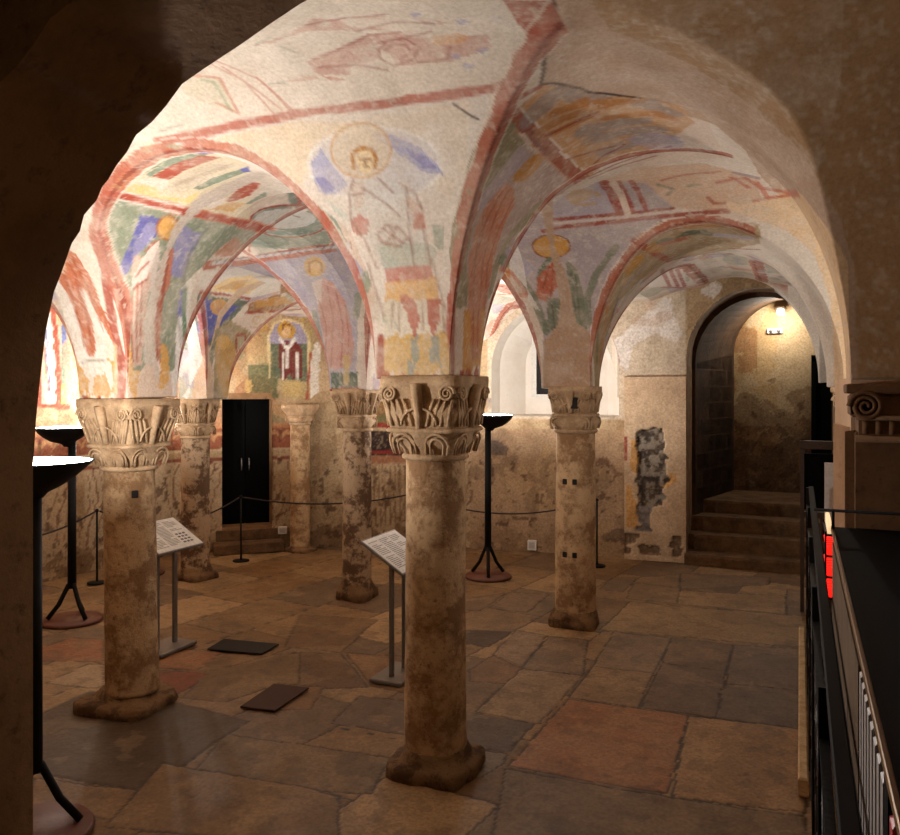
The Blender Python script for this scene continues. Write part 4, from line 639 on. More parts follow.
def painted(name,scale=9,bump=.35,rough=.85,amount=.25,spec=.25,spots=None):
    """colour attribute with procedural grain, speckle and relief over it"""
    m,nt,b=newmat(name); L=nt.links.new
    at=N(nt,'ShaderNodeVertexColor',layer_name='Col'); tc=N(nt,'ShaderNodeTexCoord')
    n1=N(nt,'ShaderNodeTexNoise',Scale=scale,Detail=9.,Roughness=.65); L(tc.outputs['Object'],n1.inputs['Vector'])
    n2=N(nt,'ShaderNodeTexNoise',Scale=scale*9,Detail=6.,Roughness=.7); L(tc.outputs['Object'],n2.inputs['Vector'])
    r1=N(nt,'ShaderNodeValToRGB'); r1.color_ramp.elements[0].position=.3; r1.color_ramp.elements[1].position=.72
    v=1-amount; r1.color_ramp.elements[0].color=(v,v*.97,v*.93,1); r1.color_ramp.elements[1].color=(1.0,1,1,1)
    L(n1.outputs['Fac'],r1.inputs[0])
    r2=N(nt,'ShaderNodeValToRGB'); r2.color_ramp.elements[0].position=.33; r2.color_ramp.elements[1].position=.62
    v=1-amount*1.3; r2.color_ramp.elements[0].color=(v,v*.96,v*.9,1); r2.color_ramp.elements[1].color=(1,1,1,1)
    L(n2.outputs['Fac'],r2.inputs[0])
    a=N(nt,'ShaderNodeMixRGB',blend_type='MULTIPLY'); a.inputs[0].default_value=1; L(at.outputs['Color'],a.inputs[1]); L(r1.outputs[0],a.inputs[2])
    c=N(nt,'ShaderNodeMixRGB',blend_type='MULTIPLY'); c.inputs[0].default_value=1; L(a.outputs[0],c.inputs[1]); L(r2.outputs[0],c.inputs[2])
    L(c.outputs[0],b.inputs['Base Color']); b.inputs['Roughness'].default_value=rough; b.inputs['Specular IOR Level'].default_value=spec
    ad=N(nt,'ShaderNodeMath',operation='ADD'); L(n1.outputs['Fac'],ad.inputs[0]); 
    mu=N(nt,'ShaderNodeMath',operation='MULTIPLY'); mu.inputs[1].default_value=.35; L(n2.outputs['Fac'],mu.inputs[0]); L(mu.outputs[0],ad.inputs[1])
    bp=N(nt,'ShaderNodeBump',Strength=bump,Distance=.02); L(ad.outputs[0],bp.inputs['Height']); L(bp.outputs[0],b.inputs['Normal'])
    return m
def stone(name,c1,c2,c3,s=5,bump=.8,rough=.85,sharp=.08):
    """weathered stone: two tones in patches and dark pits"""
    m,nt,b=newmat(name); L=nt.links.new
    tc=N(nt,'ShaderNodeTexCoord'); n1=N(nt,'ShaderNodeTexNoise',Scale=s,Detail=8.,Roughness=.7); L(tc.outputs['Object'],n1.inputs['Vector'])
    n2=N(nt,'ShaderNodeTexNoise',Scale=s*7,Detail=8.,Roughness=.7); L(tc.outputs['Object'],n2.inputs['Vector'])
    r1=N(nt,'ShaderNodeValToRGB'); e=r1.color_ramp.elements; e[0].position=.49-sharp; e[0].color=(*srgb(*c2),1); e[1].position=.49+sharp; e[1].color=(*srgb(*c1),1)
    L(n1.outputs['Fac'],r1.inputs[0])
    r2=N(nt,'ShaderNodeValToRGB'); e=r2.color_ramp.elements; e[0].position=.30; e[0].color=(.25,.25,.25,1); e[1].position=.44; e[1].color=(1,1,1,1)
    L(n2.outputs['Fac'],r2.inputs[0])
    mx=N(nt,'ShaderNodeMixRGB'); mx.inputs[1].default_value=(*srgb(*c3),1); L(r2.outputs[0],mx.inputs[0]); L(r1.outputs[0],mx.inputs[2])
    L(mx.outputs[0],b.inputs['Base Color']); b.inputs['Roughness'].default_value=rough; b.inputs['Specular IOR Level'].default_value=.25
    ad=N(nt,'ShaderNodeMath',operation='ADD'); L(r1.outputs[0],ad.inputs[0]); L(n2.outputs['Fac'],ad.inputs[1])
    bp=N(nt,'ShaderNodeBump',Strength=bump,Distance=.012); L(ad.outputs[0],bp.inputs['Height']); L(bp.outputs[0],b.inputs['Normal'])
    return m
# ---------------- mesh helpers ----------------
class MB:
    def __init__(s): s.v=[]; s.f=[]; s.sm=[]
    def add(s,v,f,sm=False):
        n=len(s.v); s.v+= [tuple(map(float,p)) for p in v]; s.f+=[[i+n for i in q] for q in f]; s.sm+=[sm]*len(f)
    def box(s,lo,hi,M=None,bev=0):
        x0,y0,z0=lo;x1,y1,z1=hi
        if bev:
            e=bev; v=[]
            for z,i in ((z0,e),(z0+e,0),(z1-e,0),(z1,e)):
                v+=[(x0+i,y0+i+ (0),z),(x1-i,y0+i,z),(x1-i,y1-i,z),(x0+i,y1-i,z)]
            f=[[3,2,1,0],[12,13,14,15]]
            for k in range(3):
                for j in range(4): a=4*k+j;b=4*k+(j+1)%4; f.append([a,b,b+4,a+4])
        else:
            v=[(x0,y0,z0),(x1,y0,z0),(x1,y1,z0),(x0,y1,z0),(x0,y0,z1),(x1,y0,z1),(x1,y1,z1),(x0,y1,z1)]
            f=[[3,2,1,0],[4,5,6,7],[0,1,5,4],[1,2,6,5],[2,3,7,6],[3,0,4,7]]
        if M is not None: v=[M@Vector(p) for p in v]
        s.add(v,f)
    def tube(s,pts,r,n=8,closed=False,cap=True):
        pts=[Vector(p) for p in pts]; rs=r if hasattr(r,'__len__') else [r]*len(pts); m=len(pts); v=[];up=None
        for i,p in enumerate(pts):
            a=pts[(i-1)%m] if (closed or i>0) else p; b=pts[(i+1)%m] if (closed or i<m-1) else p
            d=(b-a).normalized() if (b-a).length>1e-9 else Vector((0,0,1))
            if up is None: up=Vector((0,0,1)) if abs(d.z)<.9 else Vector((1,0,0))
            x=d.cross(up); 
            if x.length<1e-6: x=d.orthogonal()
            x.normalize(); y=x.cross(d).normalized(); up=y
            for k in range(n): t=2*PI*k/n; v.append(p+rs[i]*(math.cos(t)*x+math.sin(t)*y))
        f=[]
        for i in range(m if closed else m-1):
            for k in range(n): a=i*n+k;b=i*n+(k+1)%n;c=((i+1)%m)*n+(k+1)%n;d=((i+1)%m)*n+k; f.append([a,b,c,d])
        if cap and not closed: f+= [list(range(n))[::-1],[ (m-1)*n+k for k in range(n)]]
        s.add(v,f,True)
    def lathe(s,prof,n=32,o=(0,0,0),jit=0,seed=1,cap=True):
        r=random.Random(seed); v=[];f=[]
        ph=[r.random()*6.28 for _ in range(6)]
        for i,(rad,z) in enumerate(prof):
            for k in range(n):
                t=2*PI*k/n; q=rad*(1+jit*(math.sin(3*t+ph[0]+z*4)+.7*math.sin(5*t+ph[1]-z*9)+.5*math.sin(11*t+ph[2]+z*23)+.4*math.sin(2*t+ph[3]+z*31)))
                v.append((o[0]+q*math.cos(t),o[1]+q*math.sin(t),o[2]+z))
        m=len(prof)
        for i in range(m-1):
            for k in range(n): f.append([i*n+k,i*n+(k+1)%n,(i+1)*n+(k+1)%n,(i+1)*n+k])
        if cap: f+=[[k for k in range(n)][::-1],[(m-1)*n+k for k in range(n)]]
        s.add(v,f,True)
    def loft(s,secs,n=48,o=(0,0,0),fn=None,cap=True):
        """secs: (half width, superellipse exponent, z)"""
        v=[];f=[]
        for i,(h,e,z) in enumerate(secs):
            for k in range(n):
                t=2*PI*(k+.5)/n; c,sn=math.cos(t),math.sin(t); q=(abs(c)**e+abs(sn)**e)**(-1/e)
                rr=h*q
                if fn: rr*=fn(t,i/(len(secs)-1),z)
                v.append((o[0]+rr*c,o[1]+rr*sn,o[2]+z))
        m=len(secs)
        for i in range(m-1):
            for k in range(n): f.append([i*n+k,i*n+(k+1)%n,(i+1)*n+(k+1)%n,(i+1)*n+k])
        if cap: f+=[[k for k in range(n)][::-1],[(m-1)*n+k for k in range(n)]]
        s.add(v,f,True)
    def prism(s,poly,d,axis='z',o=0):
        """poly 2-D extruded from o by d along axis; axis x: (y,z); y: (x,z); z: (x,y)"""
        def P(p,t):
            return {'x':(t,p[0],p[1]),'y':(p[0],t,p[1]),'z':(p[0],p[1],t)}[axis]
        n=len(poly); v=[P(p,o) for p in poly]+[P(p,o+d) for p in poly]
        f=[list(range(n))[::-1],[n+k for k in range(n)]]+[[k,(k+1)%n,n+(k+1)%n,n+k] for k in range(n)]
        s.add(v,f)
    def build(s,name,mat,parent=None,loc=(0,0,0),rz=0,bevel=0,col=None):
        me=bpy.data.meshes.new(name); me.from_pydata(s.v,[],s.f); me.update()
        me.polygons.foreach_set('use_smooth',s.sm); 
        import bmesh
        if len(s.f)<60000:
            bm=bmesh.new(); bm.from_mesh(me); bmesh.ops.recalc_face_normals(bm,faces=bm.faces); bm.to_mesh(me); bm.free()
        o=bpy.data.objects.new(name,me); C.objects.link(o); o.parent=parent; o.location=loc; o.rotation_euler=(0,0,rz)
        if mat: me.materials.append(mat)
        if bevel:
            b=o.modifiers.new('bevel','BEVEL'); b.width=bevel; b.segments=2; b.limit_method='ANGLE'
        return o
def tag(o,label,cat,group=None):
    o['label']=label; o['category']=cat
    if group: o['group']=group
    return o
def thing(name,label,cat,loc=(0,0,0),rz=0,group=None):
    o=bpy.data.objects.new(name,None); o.empty_display_size=.1; C.objects.link(o); o.location=loc; o.rotation_euler=(0,0,rz)
    return tag(o,label,cat,group)
def struct(name,mb,mat,**k):
    o=mb.build(name,mat,**k); 
    if not k.get('parent'): o['kind']='structure'
    return o
# ================= painted surfaces =================
class Surf:
    """a grid surface in (u,v) with 3-D points and a colour for every vertex"""
    def __init__(s,U,V,fn,base):
        s.U,s.V=np.meshgrid(U,V,indexing='ij'); s.sh=s.U.shape; s.fn=fn
        s.P=fn(s.U.ravel(),s.V.ravel()); s.u=s.U.ravel(); s.v=s.V.ravel()
        s.n1=vnoise(s.P,14)-.5; s.n2=vnoise(s.P,14,31.7)-.5
        s.col=np.tile(np.array(srgb(*base)),(len(s.P),1)); s.wear=fbm(s.P,5.5)
        s.fine=vnoise(s.P,45)
    def mixin(s,idx,w,c):
        c=np.array(srgb(*c)); w=np.asarray(w)[:,None]; s.col[idx]=s.col[idx]*(1-w)+c*w
    def poly(s,c,pts,a=1.,wear=.0,j=.012,box=None,hatch=0):
        pts=np.array(pts,float); lo=pts.min(0)-.05; hi=pts.max(0)+.05
        m=(s.u>=lo[0])&(s.u<=hi[0])&(s.v>=lo[1])&(s.v<=hi[1])
        if box: m&=(s.u>=box[0])&(s.u<=box[2])&(s.v>=box[1])&(s.v<=box[3])
        idx=np.nonzero(m)[0]
        if len(idx)==0: return
        x=s.u[idx]+s.n1[idx]*j*1.3; y=s.v[idx]+s.n2[idx]*j*1.3; ins=np.zeros(len(idx),bool)
        n=len(pts)
        for i in range(n):
            x1,y1=pts[i];x2,y2=pts[(i+1)%n]
            if y1==y2: continue
            cr=((y1>y)!=(y2>y))&(x<(x2-x1)*(y-y1)/(y2-y1)+x1); ins^=cr
        w=a*ins.astype(float)*(1-.35*np.clip((s.fine[idx]-.55)*4,0,1)*a)
        if wear: w*=np.clip((s.wear[idx]-wear)*14+.5,0,1)
        s.mixin(idx,w,c)
    def line(s,c,pts,w,a=1.,wear=0,box=None):
        """stroke of width w metres through (u,v) points"""
        pts=np.array(pts,float); Q=s.fn(pts[:,0],pts[:,1])
        lo=pts.min(0)-.3; hi=pts.max(0)+.3
        m=(s.u>=lo[0])&(s.u<=hi[0])&(s.v>=lo[1])&(s.v<=hi[1])
        if box: m&=(s.u>=box[0])&(s.u<=box[2])&(s.v>=box[1])&(s.v<=box[3])
        idx=np.nonzero(m)[0]
        if len(idx)==0: return
        P=s.P[idx]; best=np.full(len(idx),9.)
        for i in range(len(Q)-1):
            A=Q[i];B=Q[i+1]-A; L=(B@B)+1e-12; t=np.clip((P-A)@B/L,0,1); d=np.linalg.norm(P-(A+t[:,None]*B),axis=1); best=np.minimum(best,d)
        a=a*min(1,w/.015); w=max(w,.015)
        k=np.clip((w/2+s.n1[idx]*w*.25-best)/.009+.5,0,1)*a
        k*=(1-.3*np.clip((s.fine[idx]-.55)*4,0,1))
        if wear: k*=np.clip((s.wear[idx]-wear)*14+.5,0,1)
        s.mixin(idx,k,c)
    def mask(s,c,m,a=1.,wear=0):
        idx=np.nonzero(m)[0]
        w=a*(1-.3*np.clip((s.fine[idx]-.55)*4,0,1))
        if wear: w=w*np.clip((s.wear[idx]-wear)*14+.5,0,1)
        s.mixin(idx,w*np.ones(len(idx)),c)
    def mesh(s,name,mat,keep=None,smooth=True,kind='structure'):
        nu,nv=s.sh; I=np.arange(nu*nv).reshape(nu,nv)
        q=np.stack([I[:-1,:-1],I[:-1,1:],I[1:,1:],I[1:,:-1]],-1).reshape(-1,4)
        if keep is not None: q=q[keep(s,q)]
        used=np.unique(q); rm=np.full(nu*nv,-1); rm[used]=np.arange(len(used)); q=rm[q]
        me=bpy.data.meshes.new(name); me.vertices.add(len(used)); me.vertices.foreach_set('co',s.P[used].astype(np.float32).ravel())
        me.loops.add(q.size); me.loops.foreach_set('vertex_index',q.ravel().astype(np.int32)); me.polygons.add(len(q))
        me.polygons.foreach_set('loop_start',np.arange(0,q.size,4,dtype=np.int32)); me.update(calc_edges=True); me.validate()
        me.polygons.foreach_set('use_smooth',np.full(len(q),smooth))
        at=me.color_attributes.new('Col','FLOAT_COLOR','POINT'); c=np.ones((len(used),4),np.float32); c[:,:3]=s.col[used]; at.data.foreach_set('color',c.ravel())
        me.materials.append(mat); o=bpy.data.objects.new(name,me); C.objects.link(o); o['kind']=kind; return o
def vfn(u,v):
    x,kx,sx=warp(SX,u); y,ky,sy=warp(SY,v)
    return np.stack([x+shift(x,y),y,vault_z(x,y,kx,sx,ky,sy)],-1)
RED=(165,72,52); DRED=(128,48,38); OCH=(214,160,84); YEL=(226,188,110); GRN=(120,132,108); DGR=(84,100,84); BLU=(96,100,168); PBL=(158,156,186); WHT=(226,218,204); CRM=(222,206,178); PNK=(206,160,140); GRY=(190,180,170); PLS=(196,168,142); BRN=(120,86,60)
M_vault=painted('painted_plaster',scale=6,bump=.22,amount=.17)
M_wallp=painted('wall_plaster',scale=4,bump=.5,amount=.3)
M_floor=painted('floor_stone',scale=5,bump=.45,amount=.34,rough=.55,spec=.4)
M_column=stone('column_stone',(194,162,122),(142,108,74),(70,50,32),s=5,bump=1.0,sharp=.06)
M_column2=stone('dark_column_stone',(178,150,118),(100,74,52),(50,36,24),s=4.2,bump=1.0,sharp=.04)
M_cap=stone('carved_limestone',(190,160,124),(160,130,96),(104,78,54),s=9,bump=.6)
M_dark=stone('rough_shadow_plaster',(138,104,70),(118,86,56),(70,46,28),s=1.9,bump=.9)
M_black=plain('black_iron',(12,11,10),.6,bump=.2,spec=.2)
M_blackpaint=plain('black_lacquer',(5,4,4),.7,spec=.08)
M_wood=plain('red_brown_plate',(96,46,26),.5,bump=.2)
M_steel=plain('grey_metal',(118,112,108),.4,.3)
M_white=plain('white_plastic',(225,222,215),.5)
M_glow=plain('lamp_glass',(250,250,250),.5,emis=(255,252,250),es=20)
M_brass=plain('dull_brass',(130,96,56),.4,.6)
M_door=plain('door_black',(4,4,4),.7,spec=.06)
# ---------- main vault ----------
def axis(a,b,st): return np.arange(a,b+st/2,st)
def vault():
    U=np.concatenate([axis(0,SX[2][3]-.03,.04),axis(SX[2][3],SX[3][4],.018),axis(SX[3][4],SX[8][4]-.03,.0118),axis(SX[8][4],SX[-1][4]-.03,.05)])
    V=np.concatenate([axis(0,.5,.03),axis(.51,1.1,.014),axis(1.11,SY[2][3],.0118),axis(SY[2][3]+.01,SY[4][4],.0122),axis(SY[4][4]+.02,SY[-1][4],.025)])
    U=np.unique(np.round(U,4)); V=np.unique(np.round(V,4))
    s=Surf(U,V,vfn,CRM)
    paint_vault(s)
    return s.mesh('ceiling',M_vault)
def wfn(u,v):
    x=np.interp(u,WS,WA[:,0]); y=np.interp(u,WS,WA[:,1]); return np.stack([x,y,np.asarray(v,float)],-1)
def wall_s(px,py=450):
    return hit_wall(px,py)[0][0]
S_WIN=(np.interp(-3.72,WA[8:11,0],WS[8:11]),np.interp(-2.08,WA[8:11,0],WS[8:11])); WIN_SP,WIN_BOT=2.38,1.77
S_NI=(WS[10]+.0,WS[11]-.0); NI_SP=2.5
S_DOOR=(wall_s(222),wall_s(272)); DOOR_Z=(.30,1.98)
def hole(u,z,g=0):
    """signed test: >0 inside an opening"""
    a,b=S_WIN; c=(a+b)/2; r=(b-a)/2
    w=np.where(z>WIN_SP,r-np.hypot(u-c,z-WIN_SP),np.minimum(np.minimum(u-a,b-u),z-WIN_BOT))
    a,b=S_NI; c=(a+b)/2; r=(b-a)/2
    n=np.where(z>NI_SP,r-np.hypot(u-c,(z-NI_SP)),np.minimum(u-a,b-u))
    a,b=S_DOOR
    d=np.minimum(np.minimum(u-a,b-u),np.minimum(z-DOOR_Z[0],DOOR_Z[1]-z))
    return np.maximum(np.maximum(w,n),d)
def apse_wall():
    U=np.concatenate([axis(0,WS[2],.05),axis(WS[2],WS[-1],.022)]); V=axis(0,3.75,.022); U=np.unique(np.round(U,4))
    s=Surf(U,V,wfn,(196,168,130))
    paint_wall(s)
    # snap the vertices beside an opening onto its edge
    h=hole(s.u,s.v); e=.004; gu=(hole(s.u+e,s.v)-hole(s.u-e,s.v))/(2*e); gv=(hole(s.u,s.v+e)-hole(s.u,s.v-e))/(2*e)
    g=np.hypot(gu,gv)+1e-6; m=np.abs(h)<.0135
    uu=np.where(m,s.u-h*gu/g/g*1.,s.u); vv=np.where(m,s.v-h*gv/g/g,s.v); s.P=wfn(uu,np.maximum(vv,0))
    hh=hole(uu,vv)
    return s.mesh('wall_back',M_wallp,keep=lambda s,q:hh[q].mean(1)<.003)
LP=dict(near=76,left=65,right=85,hid1=85,hid2=38,spot=20,world=.05,vest=13); LCOL=(1.0,.965,.95); EXPO=0.8
STR=math.radians(40); STL=math.radians(-40)
PIERC=(214,184,150)
def run(s,key):
    for ln in PAINT.split('\n'):
        k,c,a,w,j,p=ln.split(';')
        if k[1]!=key: continue
        c=tuple(map(int,c.split(','))); pts=[tuple(int(q)/500 for q in t.split(',')) for t in p.split()]
        if k[0]=='P': s.poly(c,pts,float(a),float(w),float(j))
        else: s.line(c,pts,float(j),float(a),float(w))
def paint_vault(s):
    x,kx,sx=warp(SX,s.u); y,ky,sy=warp(SY,s.v)
    z,zx,zy,S=vault_z(x,y,kx,sx,ky,sy,full=True)
    s.col[:]=np.array(srgb(224,212,196))
    # plain plaster over the right hand bays, weathered tints elsewhere
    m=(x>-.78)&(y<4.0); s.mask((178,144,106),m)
    s.mask((176,160,140),(s.wear>.56)&(x<-.8),.35); s.mask((200,150,120),(vnoise(s.P,2.1,9.)>.64)&(x<-.4),.25)
    # generic faded figures: soft coloured patches on the parts nobody traced
    q=vnoise(s.P*np.array([1,1,1.6]),3.2,3.); r=vnoise(s.P,5.1,17.)
    far=(x<-4.3)|(y>7.0)
    s.mask((150,160,140),far&(q>.62)&(x<0),.5); s.mask((190,120,90),far&(q<.36)&(r>.5)&(x<0),.5); s.mask((150,150,184),far&(r>.72)&(x<0),.5)
    # distance to the groins
    sh=s.sh; D=(zx-zy).reshape(sh); P=s.P.reshape(sh+(3,))
    du=np.gradient(D,axis=0)/(np.linalg.norm(np.gradient(P,axis=0),axis=-1)+1e-6); dv=np.gradient(D,axis=1)/(np.linalg.norm(np.gradient(P,axis=1),axis=-1)+1e-6)
    g=(np.abs(D)/(np.hypot(du,dv)+.15)).ravel(); above=(zx>S+.03)&(zy>S+.03)&(np.abs(D.ravel())<.16)
    s.groin=g; side=(zx>zy)
    run(s,'V')
    painted_zone=~((x>-.84)&(y<4.0))&~((x>-.35)&(y<7.0))&above&(x<0.2)
    g2=g+s.n1*.02
    s.mask((176,98,76),painted_zone&(g2<.05),.85,.3); s.mask((128,56,42),painted_zone&(g2<.022)&side,.7,.3)
    s.mask((226,214,196),painted_zone&(g2>.05)&(g2<.060),.6)
    w=.24*np.clip((fbm(s.P,7,4)-.5)*5+.35,0,1)*(x<0); s.mixin(np.arange(len(s.P)),w,(222,208,190))
    # flecks where the paint is gone
    f=fbm(s.P,24,3); s.mask((214,202,184),(f>.69)&(x<-.2),.4)
def paint_wall(s):
    s.mask((150,116,80),s.wear>.55,.45); s.mask((206,176,136),s.wear<.42,.4)
    u,z=s.u,s.v; L0=wall_s(60); LD=wall_s(300)
    painted=(u<LD)&(z<3)
    up=painted&(z>1.66)
    s.mask((196,150,100),up&(vnoise(s.P,2.4)>.55),.5); s.mask((110,120,90),up&(vnoise(s.P,3.1,8)>.6),.5); s.mask((150,84,58),up&(vnoise(s.P,2.9,15)>.66),.5)
    zz=z+s.n1*.02
    s.mask((214,190,156),painted&(z<1.2)&(z>.2),.7)
    s.mask((150,72,48),painted&(zz>1.34)&(zz<1.62),.85,.33); 
    fr=painted&(zz>1.39)&(zz<1.57)
    w=np.abs(((u*2.9)%1)-.5)*2; s.mask((206,160,110),fr&(np.abs((zz-1.48)/.08-np.sin(w*PI)*1.0+.3)<.35),.8); s.mask((96,50,36),fr&(w<.1),.7)
    for a,b,c in ((1.60,1.66,(190,130,86)),(1.30,1.34,(226,200,160)),(1.17,1.215,(140,58,40))): s.mask(c,painted&(zz>a)&(zz<b),.85,.3)
    # painted hanging drapery: brown fold lines
    ww=u*5.2+.35*np.sin(z*5+u*3)+s.n2*.25
    s.mask((150,106,72),painted&(z<1.15)&(z>.25)&(np.abs((ww%1)-.5)<.05),.75,.38); s.mask((132,84,54),painted&(z<1.15)&(z>.25)&(np.abs(((ww*.5)%1)-.5)<.03),.8,.3)
    a2,b2=wall_s(375),wall_s(470); ww=u*9+.3*np.sin(z*9+u*3)
    s.mask((112,74,46),(u>a2)&(u<b2)&(z<1.12)&(z>.3)&(np.abs((ww%1)-.5)<.09),.6,.4)
    # patchy, broken brown band along the foot of the wall
    s.mask((120,90,62),(z<.22+.25*(s.wear-.5)*4)&(s.wear>.42),.6); 
    m=(u>wall_s(470))&(z<1.6)
    s.mask((184,150,118),m,.7); s.mask((206,170,116),m&(vnoise(s.P,3,77)>.7),.3)
    s.mask((96,74,58),m&(fbm(s.P,5,4)>.60),.35); s.mask((224,206,182),(u>wall_s(487))&(z>1.72)&(u<wall_s(686)),.85)
    f=fbm(s.P,14,3); s.mask((90,62,42),(f>.66)&(z<1.2),.7)
    s.col*=np.where(z<1.7,.84,1.0)[:,None] if False else .93
    run(s,'W')
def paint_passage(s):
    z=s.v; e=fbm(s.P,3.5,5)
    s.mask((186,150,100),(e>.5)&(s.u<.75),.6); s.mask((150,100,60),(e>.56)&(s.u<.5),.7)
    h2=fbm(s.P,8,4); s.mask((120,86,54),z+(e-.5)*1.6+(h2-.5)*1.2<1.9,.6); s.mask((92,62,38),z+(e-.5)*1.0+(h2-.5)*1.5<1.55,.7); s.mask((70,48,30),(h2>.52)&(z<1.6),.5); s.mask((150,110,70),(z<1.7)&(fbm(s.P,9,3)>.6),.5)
def paint_pier(s):
    u=(s.u-s.u.min())/(s.u.max()-s.u.min()); z=s.v; dep=np.zeros(len(s.P)); n=s.n1*.05+.06*(fbm(s.P,11,3)-.5)
    # broken patch: pixel rows 424 to 531 of the pier
    zt=lambda y:2.1-(y-390)*9.95/800
    prof_=np.interp(z,[zt(531),zt(515),zt(505),zt(498),zt(470),zt(450),zt(440),zt(424)],[0,0,0,0,0,0,0,0])
    lo=np.interp(z,[zt(531),zt(505),zt(490),zt(470),zt(445),zt(430),zt(424)],[.24,.22,.20,.24,.22,.24,.5]); hi=np.interp(z,[zt(531),zt(506),zt(503),zt(484),zt(480),zt(440),zt(430),zt(424)],[.45,.42,.68,.62,.74,.66,.60,.72])
    m=(u+n*2>lo)&(u+n*2<hi)&(z>zt(531))&(z<zt(428)+n)
    s.mask((214,158,84),(u<lo+.02)&(u>.03)&(z>zt(531))&(z<zt(440))&(vnoise(s.P,6)>.42),.9); s.mask((150,50,40),(u<.06)&(z<zt(436))&(z>zt(460)),.9)
    c=fbm(s.P,18,3); s.mask((100,88,76),m,1); s.mask((60,50,42),m&(c>.52),.8); s.mask((160,148,132),m&(c<.40),.8); s.mask((150,140,136),m&(z<zt(505)),.6)
    dep[m]=.03+.03*c[m]
    s.mask((214,158,84),(u>hi)&(u<hi+.12)&(z>zt(486))&(z<zt(472)),.8)
    m2=(z<zt(533))&(z>zt(553))&(fbm(s.P,8,3)>.5); s.mask((110,86,62),m2,.9); dep[m2]+=.02
    s.mask((214,180,146),(z>zt(400)),.3); s.dep=dep
def paint_floor(s):
    x,y=s.u,s.v; a=math.radians(-9); X=x*math.cos(a)+y*math.sin(a); Y=-x*math.sin(a)+y*math.cos(a)
    X=X+s.n1*.012; Y=Y+s.n2*.012
    c0=np.floor(X/.66).astype(int); r0=NR.rand(200); w=X/.66-c0
    ln=.75+.7*r0[(c0*7)%200]; yy=Y/ln+r0[(c0*3)%200]*5; k=np.floor(yy).astype(int); v=yy-k
    cid=(c0*31+k*17)%200; j=np.zeros(len(x)); t=r0[cid][:,None]; t2=r0[(cid*5+3)%200][:,None]
    pal=[srgb(164,128,86),srgb(132,104,76),srgb(186,150,106),srgb(150,112,68)]
    p=np.array(pal); s.col[:]=p[(cid%4)]*(.85+.3*t2)
    joint=(np.minimum(w,1-w)*.66<.007)|(np.minimum(v,1-v)*ln<.007)
    inside=np.zeros(len(x),bool); dk=np.zeros(len(x))
    jl=[]
    for ln_ in SLABS.strip().split('\n'):
        c,p=ln_.split(';'); c=tuple(map(int,c.split(','))); pts=np.array([tuple(int(q)/100 for q in t.split(',')) for t in p.split()])
        lo=pts.min(0)-.03;hi=pts.max(0)+.03; m=(x>lo[0])&(x<hi[0])&(y>lo[1])&(y<hi[1]); idx=np.nonzero(m)[0]
        px_,py_=x[idx]+s.n1[idx]*.012,y[idx]+s.n2[idx]*.012; ins=np.zeros(len(idx),bool); n=len(pts)
        d=np.full(len(idx),9.)
        for i in range(n):
            x1,y1=pts[i];x2,y2=pts[(i+1)%n]; ex,ey=x2-x1,y2-y1; tt=np.clip(((px_-x1)*ex+(py_-y1)*ey)/(ex*ex+ey*ey+1e-9),0,1); d=np.minimum(d,np.hypot(px_-x1-tt*ex,py_-y1-tt*ey))
            if y1!=y2: ins^=((y1>py_)!=(y2>py_))&(px_<(x2-x1)*(py_-y1)/(y2-y1)+x1)
        joint[idx[ins]]=False; I=idx[ins]; s.col[I]=np.array(srgb(*c)); joint[idx[d<.0065+.006*s.n2[idx]]]=True
    # stone character
    e=fbm(s.P,3.3,5); s.mask((104,78,54),e>.57,.25); s.mask((206,170,126),e<.40,.22); s.mask((96,70,48),fbm(s.P,11,3)>.64,.35)
    s.col*=.86
    s.mask((46,32,22),joint,.85)
    for (px_,py_) in ((345,728),(371,733),(392,738)):
        p=at_z(px_,py_); s.mask((30,20,14),(np.abs(x-p[0])<.03)&(np.abs(y-p[1])<.012),1)
    return joint.astype(float)
M_pierp=stone('pale_pier',(206,172,140),(196,160,126),(170,134,100),s=3,bump=.2)
M_gate=plain('gate_brown',(64,46,32),.5,bump=.2); M_pier2=stone('pier_side',PIERC,(200,168,134),(170,136,104),s=3,bump=.2)
M_slat=plain('pale_metal',(186,178,172),.4); M_rslat=plain('red_metal',(206,84,84),.4); M_railm=plain('worn_iron',(52,50,48),.3,.6); M_rail2=plain('dark_brown_rail',(24,16,11),.7,spec=.1)
# ================= build =================
vault(); apse_wall()
# ---- floor ----
def ffn(u,v): return np.stack([np.asarray(u,float),np.asarray(v,float),np.zeros(len(np.atleast_1d(u)))],-1)
def floor():
    U=np.concatenate([axis(-8.2,-4.03,.026),axis(-4.0,.12,.0125),axis(.15,3.0,.05)]); V=np.concatenate([axis(-1.5,1.9,.05),axis(1.92,6.6,.0125),axis(6.62,10.6,.019)])
    U=np.unique(np.round(U,4));V=np.unique(np.round(V,4))
    s=Surf(U,V,ffn,(176,140,98)); j=paint_floor(s)
    s.P[:,2]=(s.wear-.5)*.02-.005*j-.006
    s.mesh('floor',M_floor)
floor()
